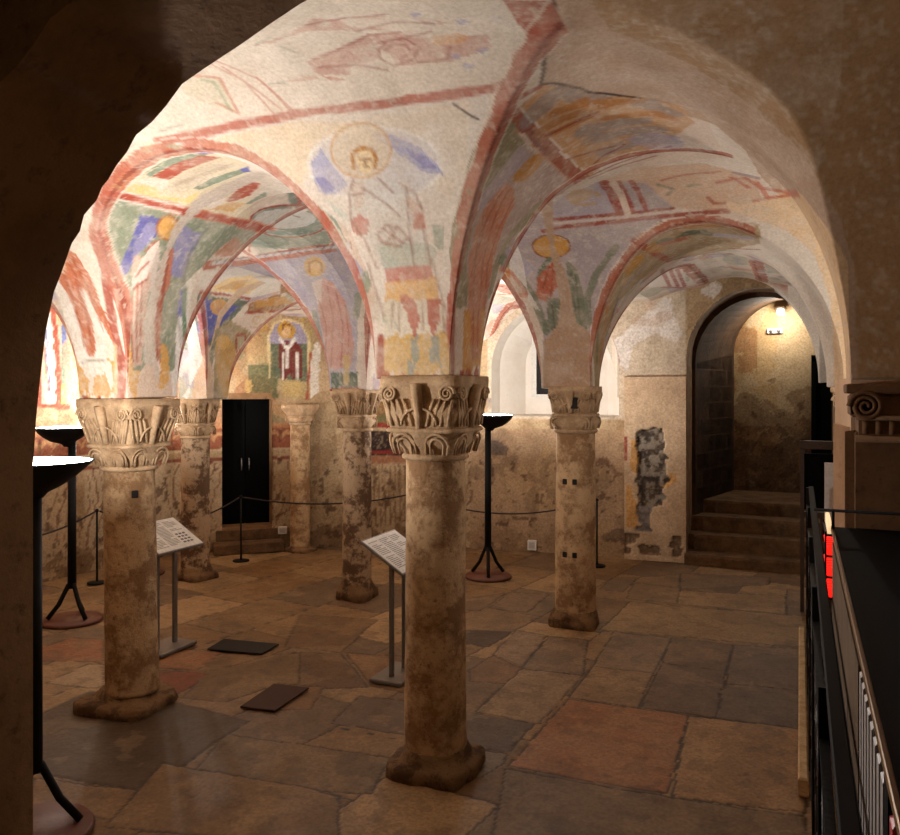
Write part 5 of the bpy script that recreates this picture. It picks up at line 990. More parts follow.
# ---- window embrasure and apse window ----
def outline(a,b,sp,bot,n=20):
    c=(a+b)/2; r=(b-a)/2
    return [(a,bot),(a,(bot+sp)/2)]+[(c-r*math.cos(PI*k/n),sp+r*math.sin(PI*k/n)) for k in range(n+1)]+[(b,(bot+sp)/2),(b,bot)]
def loft_rings(mb,rings,closed=False,sm=False):
    n=len(rings[0]); v=[p for r in rings for p in r]; f=[]
    for i in range(len(rings)-1):
        for k in range(n if closed else n-1): a=i*n+k;b=i*n+(k+1)%n; f.append([a,b,b+n,a+n])
    mb.add(v,f,sm)
a,b=S_WIN; mb=MB()
fr=[tuple(wfn(np.array([u]),[z])[0]) for u,z in outline(a,b,WIN_SP,WIN_BOT)]
mid=[(x,y+.32,z) for x,y,z in fr]
xa,xb=-3.5,-2.35
bk=[(x,10.62,z) for x,z in outline(xa,xb,2.42,1.77)]
loft_rings(mb,[fr,mid,bk],closed=True)
mb.add(bk,[list(range(len(bk)))])
M_render=stone('white_reveal_plaster',(212,204,192),(206,196,182),(196,184,168),s=3,bump=.1)
struct('trim_1',mb,M_render)
wf=MB(); wo=outline(-3.40,-2.84,2.70,2.0); wi=outline(-3.33,-2.90,2.70,2.04)
v=[(x,10.57,z) for x,z in wo]+[(x,10.57,z) for x,z in wi]+[(x,10.63,z) for x,z in wo]+[(x,10.63,z) for x,z in wi]; n=len(wo)
f=[]
for k in range(n):
    q=(k+1)%n; f+=[[k,q,n+q,n+k],[k,2*n+k,2*n+q,q],[n+k,n+q,3*n+q,3*n+k]]
wf.add(v,f); fo=struct('window_1',wf,plain('pale_window_frame',(206,200,190),.5,bump=.1))
g=MB(); g.add([(x,10.60,z) for x,z in wi],[list(range(n))]); g.build('pane',plain('night_glass',(14,16,20),.15),fo)
# ---- passage niche ----
mb=MB(); fr=[tuple(wfn(np.array([u]),[z])[0]) for u,z in outline(S_NI[0],S_NI[1],NI_SP,0)]
m1=[(x,10.62,z) for x,y,z in fr]
bk=[(x,12.2,z) for x,z in outline(-.87,.62,2.62,0.0)]
m2=[(x,y,z) for (x,_,z),y in zip([(p[0]*.97-.0,0,p[2]-.06) for p in m1],[10.66]*len(m1))]
M_shaded_brick=stone('shaded_brick',(74,52,34),(54,38,24),(38,26,16),s=4,bump=.5)  # brick colour darkened to stand in for the unlit passage sides
loft_rings(mb,[fr,m1]); struct('trim_2',mb,stone('reveal_plaster',(150,122,92),(120,92,64),(84,60,38),s=4,bump=.4))
mb=MB(); loft_rings(mb,[m1,m2,bk]); struct('wall_passage',mb,M_shaded_brick)
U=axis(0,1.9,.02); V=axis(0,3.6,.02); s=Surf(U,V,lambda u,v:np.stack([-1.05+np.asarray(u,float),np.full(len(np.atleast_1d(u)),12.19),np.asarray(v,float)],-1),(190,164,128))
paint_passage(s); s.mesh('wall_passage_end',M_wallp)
# brick courses of the passage's left side
mb=MB()
for k in range(9):
    z=.62+k*.22
    for q in range(3):
        y0=10.72+q*.48+(.2 if k%2 else 0); y1=min(y0+.46,12.12)
        x=lambda y:-1.27*.97+(y-10.66)/(12.2-10.66)*(-.87+1.27*.97)
        mb.box((0,0,0),(1,1,1),Matrix(((0.012,(x(y1)-x(y0)),0,x(y0)-.012),(0,y1-y0,0,y0),(0,0,.205,z),(0,0,0,1))))
struct('trim_3',mb,M_shaded_brick)
# steps
def step(name,y0,y1,z0,z1,x0,x1,mat,jit=.01):
    mb=MB(); n=14; 
    xs=[x0+(x1-x0)*k/n for k in range(n+1)]
    top=[(x,y0+R.uniform(-jit,jit),z1+R.uniform(-jit,jit)*.6) for x in xs]
    fr0=[(x,y0-.01,z0) for x in xs]; bt=[(x,y1,z1) for x in xs]; nose=[(x,y-.012,z-.03) for x,y,z in top]
    loft_rings(mb,[fr0,nose,top,bt],sm=False); return struct(name,mb,mat)
M_step=stone('worn_step',(112,84,56),(84,62,40),(56,40,26),s=5,bump=.8)
step('trim_4',9.98,10.3,0,.13,-1.28,.40,M_step); step('trim_5',10.28,10.6,.13,.32,-1.27,.40,M_step); step('trim_6',10.58,10.95,.32,.5,-1.27,.40,M_step); step('trim_7',10.95,12.2,.5,.66,-1.3,.62,M_step)
# dark doorway of the passage
mb=MB(); mb.box((.14,12.1,.6),(.2,12.2,2.55)); mb.box((.14,12.1,2.5),(.66,12.2,2.58)); mb.box((.2,12.14,.6),(.66,12.2,2.5)); struct('door_2',mb,M_door)
# wall door (black double glass doors) with step
a,b=S_DOOR; pa=wfn(np.array([a]),[0])[0]; pb=wfn(np.array([b]),[0])[0]
A=Vector(pa[:3]);B=Vector(pb[:3]); dx=(B-A); L=dx.length; dx.normalize(); nn=Vector((-dx.y,dx.x,0))  # outward (away from room)
Mx=Matrix(((dx.x,nn.x,0,A.x),(dx.y,nn.y,0,A.y),(0,0,1,0),(0,0,0,1)))
mb=MB(); mb.box((-.06,.0,DOOR_Z[0]-.06),(0.0,.4,2.05),Mx); mb.box((L,.0,DOOR_Z[0]-.06),(L+.06,.4,2.05),Mx); mb.box((-.06,0.0,1.98),(L+.06,.4,2.06),Mx); mb.box((-.06,.0,.18),(L+.06,.42,.30),Mx)
struct('trim_8',mb,M_dark)
mb=MB(); mb.box((0,.30,.3),(L/2-.006,.33,1.98),Mx); mb.box((L/2+.006,.30,.3),(L,.33,1.98),Mx); mb.box((0,.34,.3),(L,.4,2.0),Mx)
d=struct('door_1',mb,M_door)
mb=MB()
for q in (L/2-.05,L/2+.05): mb.tube([Mx@Vector((q,.30,1.02)),Mx@Vector((q,.26,1.04)),Mx@Vector((q,.26,1.16)),Mx@Vector((q,.30,1.18))],.009,6)
mb.build('door_handle',M_steel,d)
mb=MB(); mb.box((-.12,-.28,0),(L+.12,.02,.13),Mx,.01); mb.box((-.08,-.02,.13),(L+.1,.3,.27),Mx,.01); struct('trim_9',mb,M_step)
# small socket boxes / emergency light
def wallbox(name,label,cat,px,py,w,h,detail=0):
    r=hit_wall(px,py); s0,z=r[0]; p=wfn(np.array([s0-.01,s0+.01]),[z,z]); d=Vector(p[1]-p[0]).normalized(); n=Vector((d.y,-d.x,0))
    M=Matrix(((d.x,n.x,0,p[0][0]),(d.y,n.y,0,p[0][1]),(0,0,1,z),(0,0,0,1)))
    t=thing(name,label,cat,M.translation); M.translation=(0,0,0)
    mb=MB(); mb.box((-w/2,-.005,-h/2),(w/2,.035,h/2),M,.006); mb.build('housing',M_white,t)
    mb=MB(); mb.box((-w*.32,.035,-h*.3),(w*.32,.039,h*.3),M); mb.build('cover_plate',plain('grey_plastic',(190,186,178),.5),t)
wallbox('socket_box','small white wall socket box low on the wall beside the black doorway','socket',283.5,530,.115,.10)
wallbox('socket_box','small white wall socket box low on the wall between the lamp and the right column','socket',533,545,.115,.13)
t=thing('emergency_light','small white twin-spot fixture high on the end wall of the passage','light fixture',(-.35,12.19,0))
p=at_y(775,331,12.19); t.location=p
mb=MB(); mb.box((-.10,-.05,-.035),(.10,0,.035),None,.008); mb.build('housing',M_white,t)
for q in (-.05,.05): mb=MB(); mb.lathe([(.026,0),(.026,.012)],16); o=mb.build('lens',M_steel,t); o.rotation_euler=(PI/2,0,0); o.location=(q,-.05,0)
# passage ceiling spot
t=thing('spot_lamp','small glowing lamp under the crown of the passage arch','lamp',(-.25,11.95,3.2))
mb=MB(); mb.lathe([(.05,.05),(.06,0),(.055,-.05)],20); mb.build('housing',M_white,t)
mb=MB(); mb.lathe([(.05,-.055),(.01,-.06)],20); mb.build('bulb',M_glow,t)
def light(kind,name,loc,power,col,size=.05,rot=None,par=None):
    l=bpy.data.lights.new(name,kind); l.energy=power; l.color=col; 
    if kind=='POINT': l.shadow_soft_size=size
    o=bpy.data.objects.new(name,l); C.objects.link(o); o.location=loc
    if rot: o.rotation_euler=rot
    if par: o.parent=par
    return o
light('POINT','spot_light',(0,-.15,-.12),LP['spot'],(1,.93,.8),.05,par=t)
# ---- protruding wall pier with damaged plaster (right of the middle) ----
# ---- near wall with the big arch ----
NW=[at_y(x,y,1.75) for x,y in [(33,560),(33,470),(36,420),(40,380),(46,330),(54,292),(61,274),(72,243),(80,231),(84,215),(97,200),(102,187),(108,180),(116,166),(127,152),(136,135),(152,122),(166,106),(182,84),(205,68),(240,45),(270,24),(300,4),(330,-12),(370,-25)]]
NW=[(p[0],p[2]) for p in NW]
x0=NW[0][0]; NWp=[(x0-.0,-.05)]+[(x0,NW[0][1]-.01)]+NW
ex,ez=NW[-1]
for k in range(1,13):
    t_=k/12*PI/2; NWp.append((ex+(1.3-ex)*math.sin(t_), 1.9+(ez-1.9)*max(0,math.cos(t_))**.55 if k<12 else 1.9))
NWp.append((1.3,-.05))
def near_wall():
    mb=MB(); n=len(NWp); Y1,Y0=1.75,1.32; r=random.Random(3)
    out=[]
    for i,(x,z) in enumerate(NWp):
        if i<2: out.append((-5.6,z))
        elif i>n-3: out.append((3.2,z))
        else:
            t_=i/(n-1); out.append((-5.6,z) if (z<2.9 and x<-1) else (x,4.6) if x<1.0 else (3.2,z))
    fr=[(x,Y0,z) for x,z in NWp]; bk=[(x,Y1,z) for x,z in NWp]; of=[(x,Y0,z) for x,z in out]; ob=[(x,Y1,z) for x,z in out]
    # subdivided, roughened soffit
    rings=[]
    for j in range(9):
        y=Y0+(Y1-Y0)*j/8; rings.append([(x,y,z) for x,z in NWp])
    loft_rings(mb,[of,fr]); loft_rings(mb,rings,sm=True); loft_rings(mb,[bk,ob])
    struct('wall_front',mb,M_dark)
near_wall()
# ---- vestibule behind the camera, and the sides ----
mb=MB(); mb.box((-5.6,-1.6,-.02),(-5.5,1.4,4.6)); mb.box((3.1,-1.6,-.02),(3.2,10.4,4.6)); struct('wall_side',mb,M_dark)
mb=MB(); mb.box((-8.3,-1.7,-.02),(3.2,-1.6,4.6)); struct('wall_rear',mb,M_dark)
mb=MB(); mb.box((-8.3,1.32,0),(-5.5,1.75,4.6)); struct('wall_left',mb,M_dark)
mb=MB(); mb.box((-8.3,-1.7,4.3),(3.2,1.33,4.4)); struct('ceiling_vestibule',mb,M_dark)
light('POINT','vestibule_fill',(.45,-.9,1.55),LP['vest'],(1,.78,.5),.35)  # unseen fill lamp, added to brighten the near wall and its soffit
# ---- columns ----
def volute(mb,c,r,axis_,n=26,turns=2.2,th=.009,flip=1):
    """spiral tube in the plane through c facing 'axis_' direction (angle in plan)"""
    ca,sa=math.cos(axis_),math.sin(axis_); pts=[]; rs=[]
    for k in range(n):
        t=k/(n-1); a=t*turns*2*PI; rr=r*(1-t*.88)
        u=rr*math.cos(a)*flip; w=rr*math.sin(a)
        pts.append((c[0]-sa*u,c[1]+ca*u,c[2]+w)); rs.append(th*(1-.4*t))
    mb.tube(pts,rs,6)
def column(label,X,Y,top,rs,cap,imp,base,mat,cmat,group='columns carrying the vault',seed=1,leanx=0,name='stone_column',hole_=False,plain_imp=False):
    """cap=(z0,z1,half) basket, imp=(z1,half_bottom,half_top) block up to top"""
    t=thing(name,label,'column',(X,Y,0),0,group)
    z0,z1,hb=cap; r=rs
    # base
    mb=MB(); b=base; rr=random.Random(seed)
    def wob(th,f,z): return 1+.05*math.sin(3*th+seed)+.035*math.sin(7*th+2*seed+z*20)+.02*math.sin(13*th+z*50)
    mb.loft([(b[0],6,-.03),(b[0]*1.0,5,b[1]*.5),(b[0]*.96,5,b[1]*.68),(r*1.12,3,b[1]*.8),(r*1.1,2,b[1]*1.1),(r*1.03,2,b[1]*1.35)],56,fn=wob)
    mb.build('base',stone('base_stone_%d'%seed,(130,100,68),(88,64,42),(46,32,20),s=7,bump=1.,sharp=.05),t)
    # shaft
    mb=MB(); prof=[]; n=60
    for i in range(n+1):
        f=i/n; z=b[1]*1.1+(z0-b[1]*1.1)*f
        prof.append((r*(1.03-.05*f+.006*math.sin(9*f+seed)+rr.uniform(-.004,.004)),z))
    mb.lathe(prof,44,jit=.007,seed=seed); 
    if leanx:
        mb.v=[(x+leanx*(1-z/z0),y,z) for x,y,z in mb.v]
    if hole_:
        for (an,zz) in hole_:
            c=Vector((math.cos(an)*r*.99,math.sin(an)*r*.99,zz)); M=Matrix.Translation(c)@Matrix.Rotation(an,4,'Z'); 
    mb.build('shaft',mat,t)
    if hole_:
        hm=MB()
        for (an,zz) in hole_:
            c=Vector((math.cos(an)*r*.985,math.sin(an)*r*.985,zz)); M=Matrix.Translation(c)@Matrix.Rotation(an,4,'Z')
            hm.box((-.02,-.02,-.024),(.012,.02,.024),M,.004)
        o=hm.build('dowel_hole',plain('hole_dark',(26,18,12),.9),t); o['label']='small dark square dowel holes in the shaft'
    # capital: astragal, basket with arcaded leaves, abacus
    mb=MB(); h=z1-z0
    mb.lathe([(r*1.0,z0-.02),(r*1.1,z0-.012),(r*1.12,z0+.004),(r*1.03,z0+.018)],40)
    def leaf(th,f,z): return 1+(.028*abs(math.cos(4*th))*(1-abs(2*f-1)) )
    mb.loft([(r*1.02,2,z0),(r*1.06,2.2,z0+h*.25),(r*1.22,2.8,z0+h*.55),(hb*.95,4,z0+h*.82),(hb*1.0,7,z0+h*.86),(hb*1.02,8,z1-.012),(hb*.98,8,z1)],64,fn=leaf)
    # relief arches, two on every side
    for sd in range(4):
        an=sd*PI/2
        for q in (-.5,.5):
            for rad in (.34,.2):
                pts=[]
                for k in range(11):
                    aa=PI*k/10; u=q*r*1.15+rad*r*1.15*math.cos(aa); f=.42+.38*math.sin(aa)*rad/.34; zz=z0+h*f
                    d=r*1.06+(hb-r*1.06)*max(0,min(1,(f-.15)/.65))+.004
                    d*=.98
                    pts.append((math.cos(an)*d-math.sin(an)*u,math.sin(an)*d+math.cos(an)*u,zz))
                p0=pts[0];p1=pts[-1]
                dn=lambda p:(p[0]*.93,p[1]*.93,z0+h*.12)
                mb.tube([dn(p0)]+pts+[dn(p1)],.0075,5)
    mb.build('capital',cmat,t)
    # impost block
    H=top-z1; hb2,ht=imp
    mb=MB()
    if plain_imp: mb.loft([(hb2,8,z1),(hb2*1.02,9,z1+H*.15),(ht,10,top-H*.3),(ht,10,top+.01)],40)
    else:
        def conc(th,f,z): # concave sides, strong corners
            return 1-.10*math.sin(PI*min(1,f*1.15))*abs(math.cos(2*th))**1.5
        mb.loft([(hb2,7,z1),(hb2*1.03,7,z1+H*.1),(hb2*1.12,6,z1+H*.3),(ht*.94,6,z1+H*.55),(ht*1.0,9,z1+H*.78),(ht*1.02,12,z1+H*.86),(ht*1.02,12,top+.012)],64,fn=conc)
        for sd in range(4):
            an=sd*PI/2; d0,d1=hb2*1.03,ht*.98
            pos=lambda u,f,e=.0:(math.cos(an)*(d0+(d1-d0)*f+e)-math.sin(an)*u,math.sin(an)*(d0+(d1-d0)*f+e)+math.cos(an)*u,z1+H*.8*f)
            # corner ribs, fan of flutes and a central fin
            for q in (-1,1):
                volute(mb,pos(q*ht*.72,.86,.004),H*.17,an,flip=q)
                for k in range(4): mb.tube([pos(q*hb2*(.2+.2*k),.05,-.005),pos(q*ht*(.28+.16*k),.45,-.008),pos(q*ht*(.40+.15*k),.72,-.004)],[.009,.011,.008],5)
            mb.tube([pos(0,.0,.0),pos(0,.35,.0),pos(0,.7,.006),pos(0,1.1,.012)],[.02,.022,.03,.035],6)
            pts=[pos(.105*math.cos(PI*k/10),.08+.42*math.sin(PI*k/10),.002) for k in range(11)]; mb.tube(pts,.008,5)
    mb.build('impost_block',cmat,t)
    if hole_=='x': pass
    return t
cA=column('foremost cream column in the middle of the picture, tallest, before the information stand',-1.865,4.06,2.165,.168,(1.735,1.895,.215),(.205,.236),(.235,.10),M_column,M_cap,seed=1)
cB=column('thick pitted column in the left foreground with a worn two-tier capital',-4.12,4.05,2.03,.165,(1.585,1.745,.20),(.19,.24),(.26,.09),M_column,M_cap,seed=2,leanx=.03,hole_=[(-.37,.65),(-.05,.655),(-.57,1.42)])
cC=column('slender blotched column right of the middle with a dark square hole in its capital',-1.855,7.06,2.12,.178,(1.735,1.89,.185),(.17,.2),(.2,.1),M_column,M_cap,seed=3,hole_=[(-1.86,1.29),(-1.36,1.29),(-1.86,.645),(-1.36,.645)],plain_imp=False)
cD=column('dark weathered column behind and left of the foremost one, on a square plinth',-4.12,7.06,2.10,.145,(1.70,1.85,.155),(.15,.19),(.175,.13),M_column2,M_cap,seed=4)
cE=column('rough shaft with pale patch behind the left foreground column, near the black doorway',-6.2,7.06,1.99,.155,(1.58,1.73,.165),(.16,.195),(.19,.1),M_column2,M_cap,seed=5)
cF=column('smooth pale engaged column against the wall right of the black doorway',-6.02,8.84,1.9,.128,(1.66,1.76,.14),(.14,.19),(.18,.05),M_column,M_cap,seed=6,plain_imp=True)
# square hole in the capital of C
hm=MB(); dirn=-math.radians(70)
M=Matrix.Translation((.03,-.178,1.985)); hm.box((-.035,-.02,-.05),(.035,.03,.05),M,.004); o=hm.build('square_socket',plain('socket_dark',(30,22,14),.9),cC)
# ---- P pier with ionic pilaster, and P2 ----
M_pier=stone('grey_brown_pier',(166,136,104),(140,110,80),(100,74,50),s=3,bump=.3)
mb=MB(); mb.prism([(.2,3.84),(.64,3.84),(.64,4.3),(.155,4.3)],2.17,'z',-.02)
for k in range(5): mb.prism([(.198-.009*k,3.86+.085*k),(.203-.009*k,3.90+.085*k),(.183-.009*k,3.895+.085*k),(.180-.009*k,3.865+.085*k)],1.95,'z',-.01)
struct('wall_pier_right',mb,M_pierp)
mb=MB(); mb.box((.27,6.9,-.02),(.62,7.23,2.13)); struct('wall_pier_far',mb,M_pier)
t=thing('ionic_pilaster','brown pilaster with scrolled ionic capital at the right edge of the picture','pilaster',(.405,3.69,0))
M_pil=stone('brown_marble',(120,88,60),(100,70,46),(70,48,30),s=3,bump=.25)
mb=MB(); mb.box((-.2,-.06,0),(.95,.135,1.93),None,.006)
for k in range(4): mb.box((-.235+.012*k,-.0+.03*k,0),(-.2+.004*k,.03+.03*k,1.93),None,.004)
mb.build('shaft',M_pil,t)
mb=MB(); mb.box((-.235,-.12,2.085),(.95,.135,2.125),None,.006); mb.box((-.22,-.1,1.99),(.95,.13,2.085),None,.012); mb.box((-.19,-.085,1.90),(.95,.13,1.99)); 
pts=[(-.19+.0*k,-.09,1.9) for k in range(2)]
mb.tube([(-.2,-.09,1.905),(.95,-.09,1.905)],.014,8); mb.tube([(-.2,-.11,1.99),(.95,-.11,1.99)],.01,8)
for k in range(24): 
    x=-.165+k*.047; mb.tube([(x,-.088,1.925),(x,-.095,1.975)],.014,6)
volute(mb,(-.165,-.115,2.035),.062,-PI/2,36,2.6,.011,-1); mb.lathe([(.058,0),(.058,.02)],20,o=(0,0,0)); 
nl=len(mb.v); 
# turn the last lathe into a disc behind the scroll
n0=nl-40; mb.v[n0:]=[(-.165+x,-.1-(z-.02)*.2,2.035+y) for x,y,z in mb.v[n0:]]
for k in range(7): mb.tube([(.2+.035*math.cos(k*.9)*1.2,-.115,2.105+.02*math.sin(k*.9)),(.2,-.12,2.1)],.014,6)
mb.build('ionic_capital',M_pil,t)
t=thing('wall_pilaster','small pale scrolled capital on a pilaster beyond the right arch','pilaster',(.265,6.85,0))
mb=MB(); mb.box((-.005,-.05,0),(.3,.035,1.95)); mb.build('shaft',M_pier,t)
mb=MB(); mb.box((-.05,-.09,2.08),(.3,.03,2.125),None,.006); mb.box((-.03,-.075,1.97),(.3,.03,2.08),None,.008); volute(mb,(.0,-.085,2.02),.045,-PI/2,26,2,.009,-1); mb.build('ionic_capital',M_cap,t)
# ---- uplighters ----
def uplighter(label,X,Y,H,rim,ang,off,power,group='black uplighters'):
    t=thing('uplighter_lamp',label,'floor lamp',(X,Y,0),ang,group)
    mb=MB(); mb.lathe([(.26,0),(.265,.012),(.25,.03),(.06,.045),(.03,.05)],48); mb.build('base_plate',M_wood,t)
    mb=MB(); mb.tube([(0,0,.30),(0,0,H-.13)],[.038,.034],16); mb.build('pole',M_black,t)
    for k in range(3):
        a=k*2*PI/3+.5; mb=MB(); mb.tube([(0,0,.36),(.03*math.cos(a),.03*math.sin(a),.33),(.11*math.cos(a),.11*math.sin(a),.16),(.2*math.cos(a),.2*math.sin(a),.045)],.02,8); mb.build('strut',M_black,t)
    mb=MB(); pr=[(.045,-.17),(.07,-.145),(.11,-.12),(.165,-.085),(.21,-.045),(rim,0),(rim+.004,.006),(rim-.006,.004),(.18,-.035),(.1,-.075),(.005,-.09)]
    mb.lathe(pr,48,o=(off,0,H),cap=False); mb.v=[(x if z>H-.13 else (x-off)*.8+off*.4,y,z) for x,y,z in mb.v]
    mb.build('bowl',M_black,t)
    mb=MB(); mb.lathe([(.001,.012),(rim*.6,.010),(rim*.965,.004)],40,o=(off,0,H),cap=False); mb.build('glowing_glass',M_glow,t)
    light('POINT','lamp_light',(off,0,H+.07),power,LCOL,.05,par=t)
def lamp_at(px,py): p=at_z(px,py); return p[0],p[1]
x,y=lamp_at(34,835); uplighter('nearest black uplighter, its pole half hidden by the dark pier at the left edge',x,y,1.76,.26,.2,.0,LP['near'])
x,y=lamp_at(72,621); uplighter('black uplighter standing by the left wall, left of the thick pitted column',x,y,1.755,.235,.41+PI,.08,LP['left'])
x,y=lamp_at(488,577); uplighter('black uplighter by the back wall between the foremost and the blotched columns',x,y,1.815,.235,.41,.05,LP['right'])
uplighter('bright uplighter behind the thick pitted column, hidden apart from its glow',-6.9,6.95,1.75,.235,1,.0,LP['hid1'])
uplighter('unseen uplighter added behind the right pier to brighten the right bays',1.05,5.35,1.78,.235,1,.0,LP['hid2'])  # added out of view to brighten the right hand vaults and paving
# ---- information stands ----
def stand(label,M_,W,D,h0,h1,twin,base,rz,tilt_dir):
    t=thing('information_stand',label,'information stand',(M_[0],M_[1],0),rz,'information stands')
    mb=MB(); mb.box((-base[0]/2,-base[1]/2,0),(base[0]/2,base[1]/2,.03),None,.006); mb.build('base_plate',M_steel,t)
    for q in ((-.1,.1) if twin else (0,)):
        mb=MB(); mb.box((q-.018,-.012,.03),(q+.018,.012,(h0+h1)/2-.02)); mb.build('post',M_steel,t)
    a=math.atan2(h1-h0,D); L=math.hypot(h1-h0,D)
    P=thing_part=MB(); M=Matrix.Translation((0,0,(h0+h1)/2))@Matrix.Rotation(a,4,'X')
    P.box((-W/2,-L/2,-.012),(W/2,L/2,.006),M,.003); pn=P.build('panel',M_steel,t)
    s=MB(); s.box((-W/2+.012,-L/2+.012,.006),(W/2-.012,L/2-.012,.0085),M); sh=s.build('printed_sheet',plain('white_sheet',(228,222,212),.6),pn)
    tx=MB(); rr=random.Random(int(W*1000))
    for cx in range(3):
        x0=-W/2+.04+cx*(W-.07)/3; y=L/2-.05; 
        while y>-L/2+.05:
            if cx==2 and y<.02: break
            w=(W-.07)/3-.025
            tx.box((x0,y-.0035,.0085),(x0+w*rr.choice([1,1,1,.6]),y+.0035,.0092),M); y-=.0165 if rr.random()>.12 else .035
    tx.build('text_lines',plain('grey_print',(150,142,132),.7),sh)
    if W>.3:
        pl=MB(); x0=-W/2+.04+2*(W-.07)/3; 
        for q in range(4):
            for k in range(3): pl.box((x0+k*.04,-.03-q*.035,.0085),(x0+k*.04+.028,-.012-q*.035,.0092),M)
        pl.build('plan_drawing',plain('dark_print',(96,88,80),.7),sh)
    return t
x,y,_=at_z(398,676); stand('light panel on two grey posts beside the foremost column',(x,y),.52,.34,.81,1.02,True,(.40,.26),PI/2,0)
x,y,_=at_z(166,649); stand('tilted white panel half hidden behind the thick pitted column',(x,y),.52,.34,.82,1.02,True,(.40,.28),PI/2,0)
# ---- floor mats ----
def mat_quad(name,label,px,col,h=.012):
    P=[at_z(*q) for q in px]; c=Vector((sum(p[0] for p in P)/4,sum(p[1] for p in P)/4,0)); mb=MB()
    mb.prism([(p[0]-c.x,p[1]-c.y) for p in P],h,'z',0.0); o=mb.build(name,plain(name+'_rubber',col,.9,bump=.3,bs=120),None,loc=(c.x,c.y,0.0),bevel=.003); tag(o,label,'floor cover'); return o
mat_quad('floor_plate','flat black rectangular cover on the floor behind the left columns',[(224,640),(279,645),(262,655),(207,650)],(24,18,14))
mat_quad('floor_grate','rusty brown rectangular cover in the floor left of the foremost column',[(274,685),(309,689),(275,712),(240,708)],(62,34,20))
# ---- rope barrier ----
def rope_post(label,px,py0,h):
    x,y,_=at_z(px,py0); t=thing('rope_post',label,'barrier post',(x,y,0),0,'rope barrier posts')
    mb=MB(); mb.lathe([(.10,0),(.10,.012),(.02,.02)],24); mb.build('base',M_black,t)
    mb=MB(); mb.tube([(0,0,.015),(0,0,h)],.011,10); mb.build('pole',M_black,t)
    mb=MB(); mb.lathe([(.012,h-.01),(.022,h),(.016,h+.02),(.004,h+.03)],14); mb.build('knob',M_black,t)
    return Vector((x,y,h))
P1=rope_post('thin black rope post by the left wall, just left of the thick pitted column',97,583,.78)
P2=rope_post('thin black rope post before the black doorway',241,561,.78)
P3=rope_post('thin black rope post right of the blotched column',597,566,.78)
P0=Vector((-6.9,4.6,.78)); P4=Vector((-3.95,8.6,.74)); P5=Vector((-3.3,9.0,.74))
def rope(a,b,sag,label):
    d_=(b-a).normalized()*.028; a=a+d_; b=b-d_; c=(a+b)/2; pts=[]
    for k in range(25):
        f=k/24; p=a.lerp(b,f); p.z-=sag*4*f*(1-f); pts.append(p-c)
    mb=MB(); mb.tube(pts,.0095,7); o=mb.build('barrier_rope',plain('dark_cord',(34,24,20),.8),None,loc=c); tag(o,label,'rope','barrier ropes')
rope(P0,P1,.14,'dark sagging rope at the left wall beside the nearest lamps')
rope(P1,P2,.22,'dark rope passing behind the thick column towards the black doorway')
P6=Vector(at_z(412,556)); P6.z=.78
rope(P2,P6,.10,'dark rope running from the black doorway to behind the foremost column')
rope(P6,P3,.20,'dark sagging rope behind the black uplighter by the back wall')
rope_post('thin black rope post behind the foremost column',412,556,.78)
# ---- right side: kerb, railing, candle rack, cage ----
mb=MB(); mb.box((-.026,-1.45,0),(.026,1.45,.10),None,.01); o=mb.build('kerb_stone',stone('pale_kerb',(214,190,150),(190,160,120),(140,110,80),s=12,bump=.5),None,loc=(.015,5.95,0)); tag(o,'long pale stone kerb along the foot of the iron railing','kerb')
t=thing('iron_railing','black wrought iron railing with scrolls along the right side of the floor','railing',(.06,5.0,0))
mb=MB(); mb.box((.004,-4.0,1.27),(.042,2.3,1.30),None,.004); mb.build('top_rail',M_rail2,t)
mb=MB(); mb.box((-.012,-4.0,.10),(.012,2.3,.125)); mb.build('bottom_rail',M_black,t)
mb=MB(); mb.box((-.012,-4.0,1.13),(.012,2.3,1.15)); mb.build('middle_rail',M_black,t)
for k in range(6):
    y=-3.8+k*1.215; mb=MB(); mb.box((-.015,y-.015,0),(.015,y+.015,1.29)); mb.build('post',M_black,t)
for k in range(21):
    y=-3.64+k*.29; mb=MB()
    for zc in (.36,.88):
        volute(mb,(0,y-.05,zc+.10),.10,0,22,1.6,.009,1); volute(mb,(0,y+.05,zc-.1),.10,0,22,1.6,.009,-1)
        mb.tube([(0,y-.13,zc+.1),(0,y,zc),(0,y+.13,zc-.1)],.009,6)
    mb.tube([(0,y-.14,.12),(0,y-.14,1.14)],.008,6)
    mb.build('scroll_panel',M_railm,t)
t=thing('reliquary_cage','large black box-like enclosure with a brass edge in the right foreground','enclosure',(.12,2.0,0))
mb=MB(); mb.box((0.02,-1.4,0.06),(1.9,1.56,1.53)); mb.build('body',M_blackpaint,t)
mb=MB(); mb.box((0.0,-1.42,1.53),(1.92,1.6,1.545),None,.003); mb.build('top',M_blackpaint,t)
mb=MB(); mb.box((-.006,-1.42,1.528),(.004,1.6,1.548),None,.002); mb.build('brass_edge',M_brass,t)
mb=MB(); mb.tube([(-.07,1.53,1.62),(1.4,1.53,1.62)],.006,8); mb.tube([(.0,1.53,1.545),(.0,1.53,1.62)],.006,8); mb.tube([(1.38,1.53,1.545),(1.38,1.53,1.62)],.006,8); mb.build('guard_rod',M_black,t)
mb=MB(); mb.box((-.005,-1.4,1.18),(.02,1.58,1.2)); mb.build('side_rail',M_black,t)
for k in range(19):
    y=-1.38+k*.07
    if abs(y+.69)<.04: continue
    mb=MB(); mb.box((-.004,y,1.2),(.018,y+.04,1.50),None,.004); mb.build('pale_slat' if y>-.69 else 'red_slat',M_slat if y>-.69 else M_rslat,t)
mb=MB(); mb.box((-.006,-.71,1.19),(.02,-.65,1.53)); mb.build('divider',M_blackpaint,t)
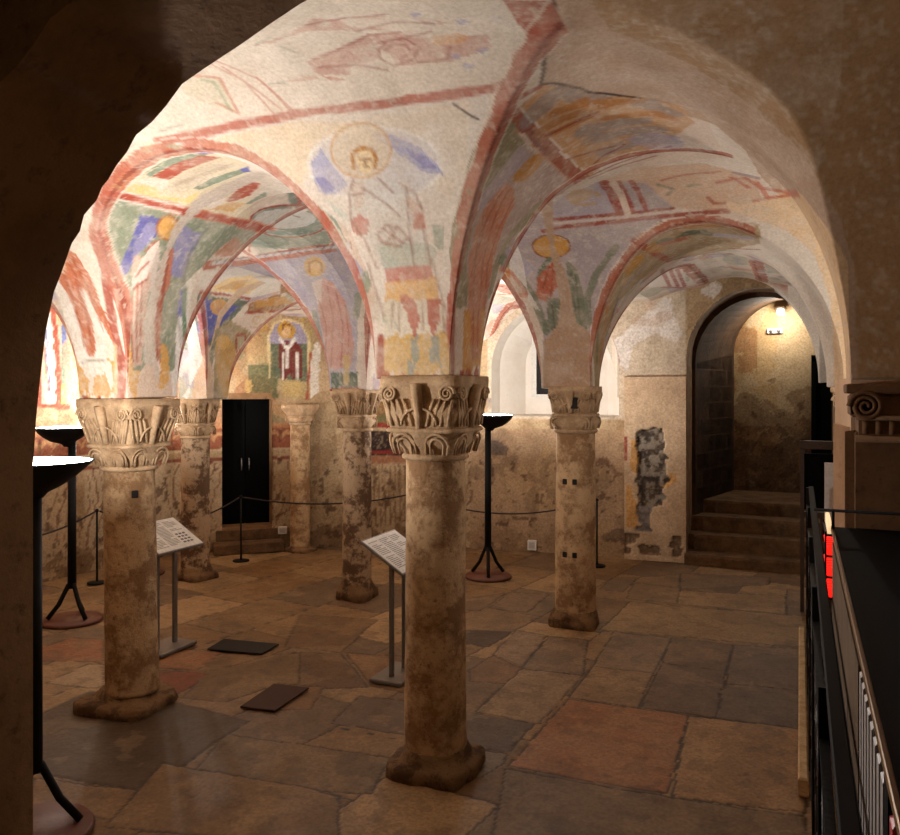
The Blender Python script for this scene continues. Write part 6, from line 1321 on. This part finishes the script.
mb=MB(); mb.box((-.004,-.04,1.2),(.02,1.5,1.5)); mb.build('side_panel',stone('brown_panel',(104,84,62),(90,70,50),(60,44,30),s=4,bump=.2),t)
# candle rack
t=thing('votive_rack','dark rack of red votive lights and pale candles behind the far end of the railing','candle rack',(.22,6.15,0))
mb=MB()
for z in (.72,.86,1.0,1.14): mb.box((-.07,-.28,z-.012),(.07,.3,z),None,.003)
for yy in (-.27,.29):
    for xx in (-.065,.065): mb.box((xx-.006,yy-.006,0),(xx+.006,yy+.006,1.16))
mb.build('frame',M_black,t)
M_cup=plain('red_votive_glass',(200,20,20),.3,emis=(255,30,20),es=1.0); M_wax=plain('candle_wax',(236,226,206),.5,emis=(255,214,160),es=.5)
mb=MB(); mb.lathe([(.024,0),(.03,.05),(.028,.055)],14); cup=mb.build('votive_light',M_cup); tag(cup,'red glass votive light on the rack behind the railing','candle','red votive lights')
mb=MB(); mb.lathe([(.014,0),(.014,.075),(.004,.08)],12); can=mb.build('candle',M_wax); tag(can,'short pale candle on the top shelf of the rack','candle','pale candles on the rack')
first=True
for zi,z in enumerate((.72,.86,1.0)):
    for k in range(6):
        for q in (-.035,.035):
            o=cup if first else cup.copy()
            if not first: C.objects.link(o)
            first=False; o.location=(.22+q,5.92+k*.09,z)
for k in range(6):
    o=can if k==0 else can.copy()
    if k: C.objects.link(o)
    o.location=(.18,5.92+k*.09,1.14)
light('POINT','votive_glow',(.22,6.15,1.22),.12,(1,.25,.12),.05)
# white notice panel beyond
t=thing('iron_gate','dark brown gate frame at the far end of the railing','gate',(.2,8.3,0))
mb=MB(); mb.box((-.2,-.03,0),(-.165,.03,1.62)); mb.build('post',M_gate,t)
mb=MB(); mb.box((.26,-.03,0),(.3,.03,1.62)); mb.build('post',M_gate,t)
mb=MB(); mb.box((-.2,-.035,1.54),(.3,.035,1.62),None,.005); mb.build('top_bar',M_gate,t)
mb=MB(); mb.box((-.2,-.02,.9),(.3,.02,.95)); mb.build('middle_bar',M_gate,t)
for k in range(5): mb=MB(); mb.tube([(-.1+k*.08,0,.05),(-.1+k*.08,0,.9)],.008,6); mb.build('bar',M_gate,t)
mb=MB(); mb.box((-.17,-.01,.97),(.26,.01,1.50)); o=mb.build('dark_panel',M_door,t)
t=thing('notice_board','white upright board seen through the gap beside the right pier','board',(.21,7.55,0))
mb=MB(); mb.box((-.02,-.01,.62),(.12,.01,1.48),None,.003); mb.build('panel',M_white,t)
mb=MB(); mb.box((.03,-.02,0),(.06,.0,.7)); mb.build('leg',M_steel,t)
# protruding pier on the back wall
def wall_pier():
    s0,s1=wall_s(625),wall_s(686); U=axis(s0,s1,.015); V=axis(0,2.27,.015)
    d=np.array([WA[10]-WA[9]])[0]; d=d/np.hypot(*d); nx,ny=d[1],-d[0]
    def fn(u,v): p=wfn(u,v); p[:,0]+=nx*.07; p[:,1]+=ny*.07; return p
    s=Surf(U,V,fn,PIERC); paint_pier(s)
    dep=getattr(s,'dep',None)
    s.P[:,0]-=nx*dep; s.P[:,1]-=ny*dep
    s.mesh('trim_10',M_wallp)
    mb=MB(); a0=fn(np.array([s0]),[0.])[0]; a1=fn(np.array([s1]),[0.])[0]; b0=wfn(np.array([s0]),[0.])[0]; b1=wfn(np.array([s1]),[0.])[0]; Z=2.27
    for p,q in ((a0,b0),(a1,b1)): mb.add([(p[0],p[1],0),(q[0],q[1],0),(q[0],q[1],Z),(p[0],p[1],Z)],[[0,1,2,3]])
    mb.add([(a0[0],a0[1],Z),(a1[0],a1[1],Z),(b1[0],b1[1],Z),(b0[0],b0[1],Z)],[[0,1,2,3]])
    struct('trim_11',mb,M_pier2)
wall_pier()
# ---- world, camera ----
w=bpy.data.worlds.new('night'); bpy.context.scene.world=w; w.use_nodes=True; w.node_tree.nodes['Background'].inputs[0].default_value=(1,.72,.45,1); w.node_tree.nodes['Background'].inputs[1].default_value=LP['world']
cd=bpy.data.cameras.new('camera'); cam=bpy.data.objects.new('camera',cd); C.objects.link(cam); cam.location=(0,0,EYE); cam.rotation_euler=(PI/2,0,math.radians(23.64))
cd.sensor_width=36; cd.lens=32; cd.shift_y=-27.5/900; cd.clip_start=.05
sc=bpy.context.scene; sc.camera=cam
vs=sc.view_settings; vs.view_transform='Standard'; vs.look='None'; vs.gamma=1; vs.use_curve_mapping=False; vs.exposure=EXPO
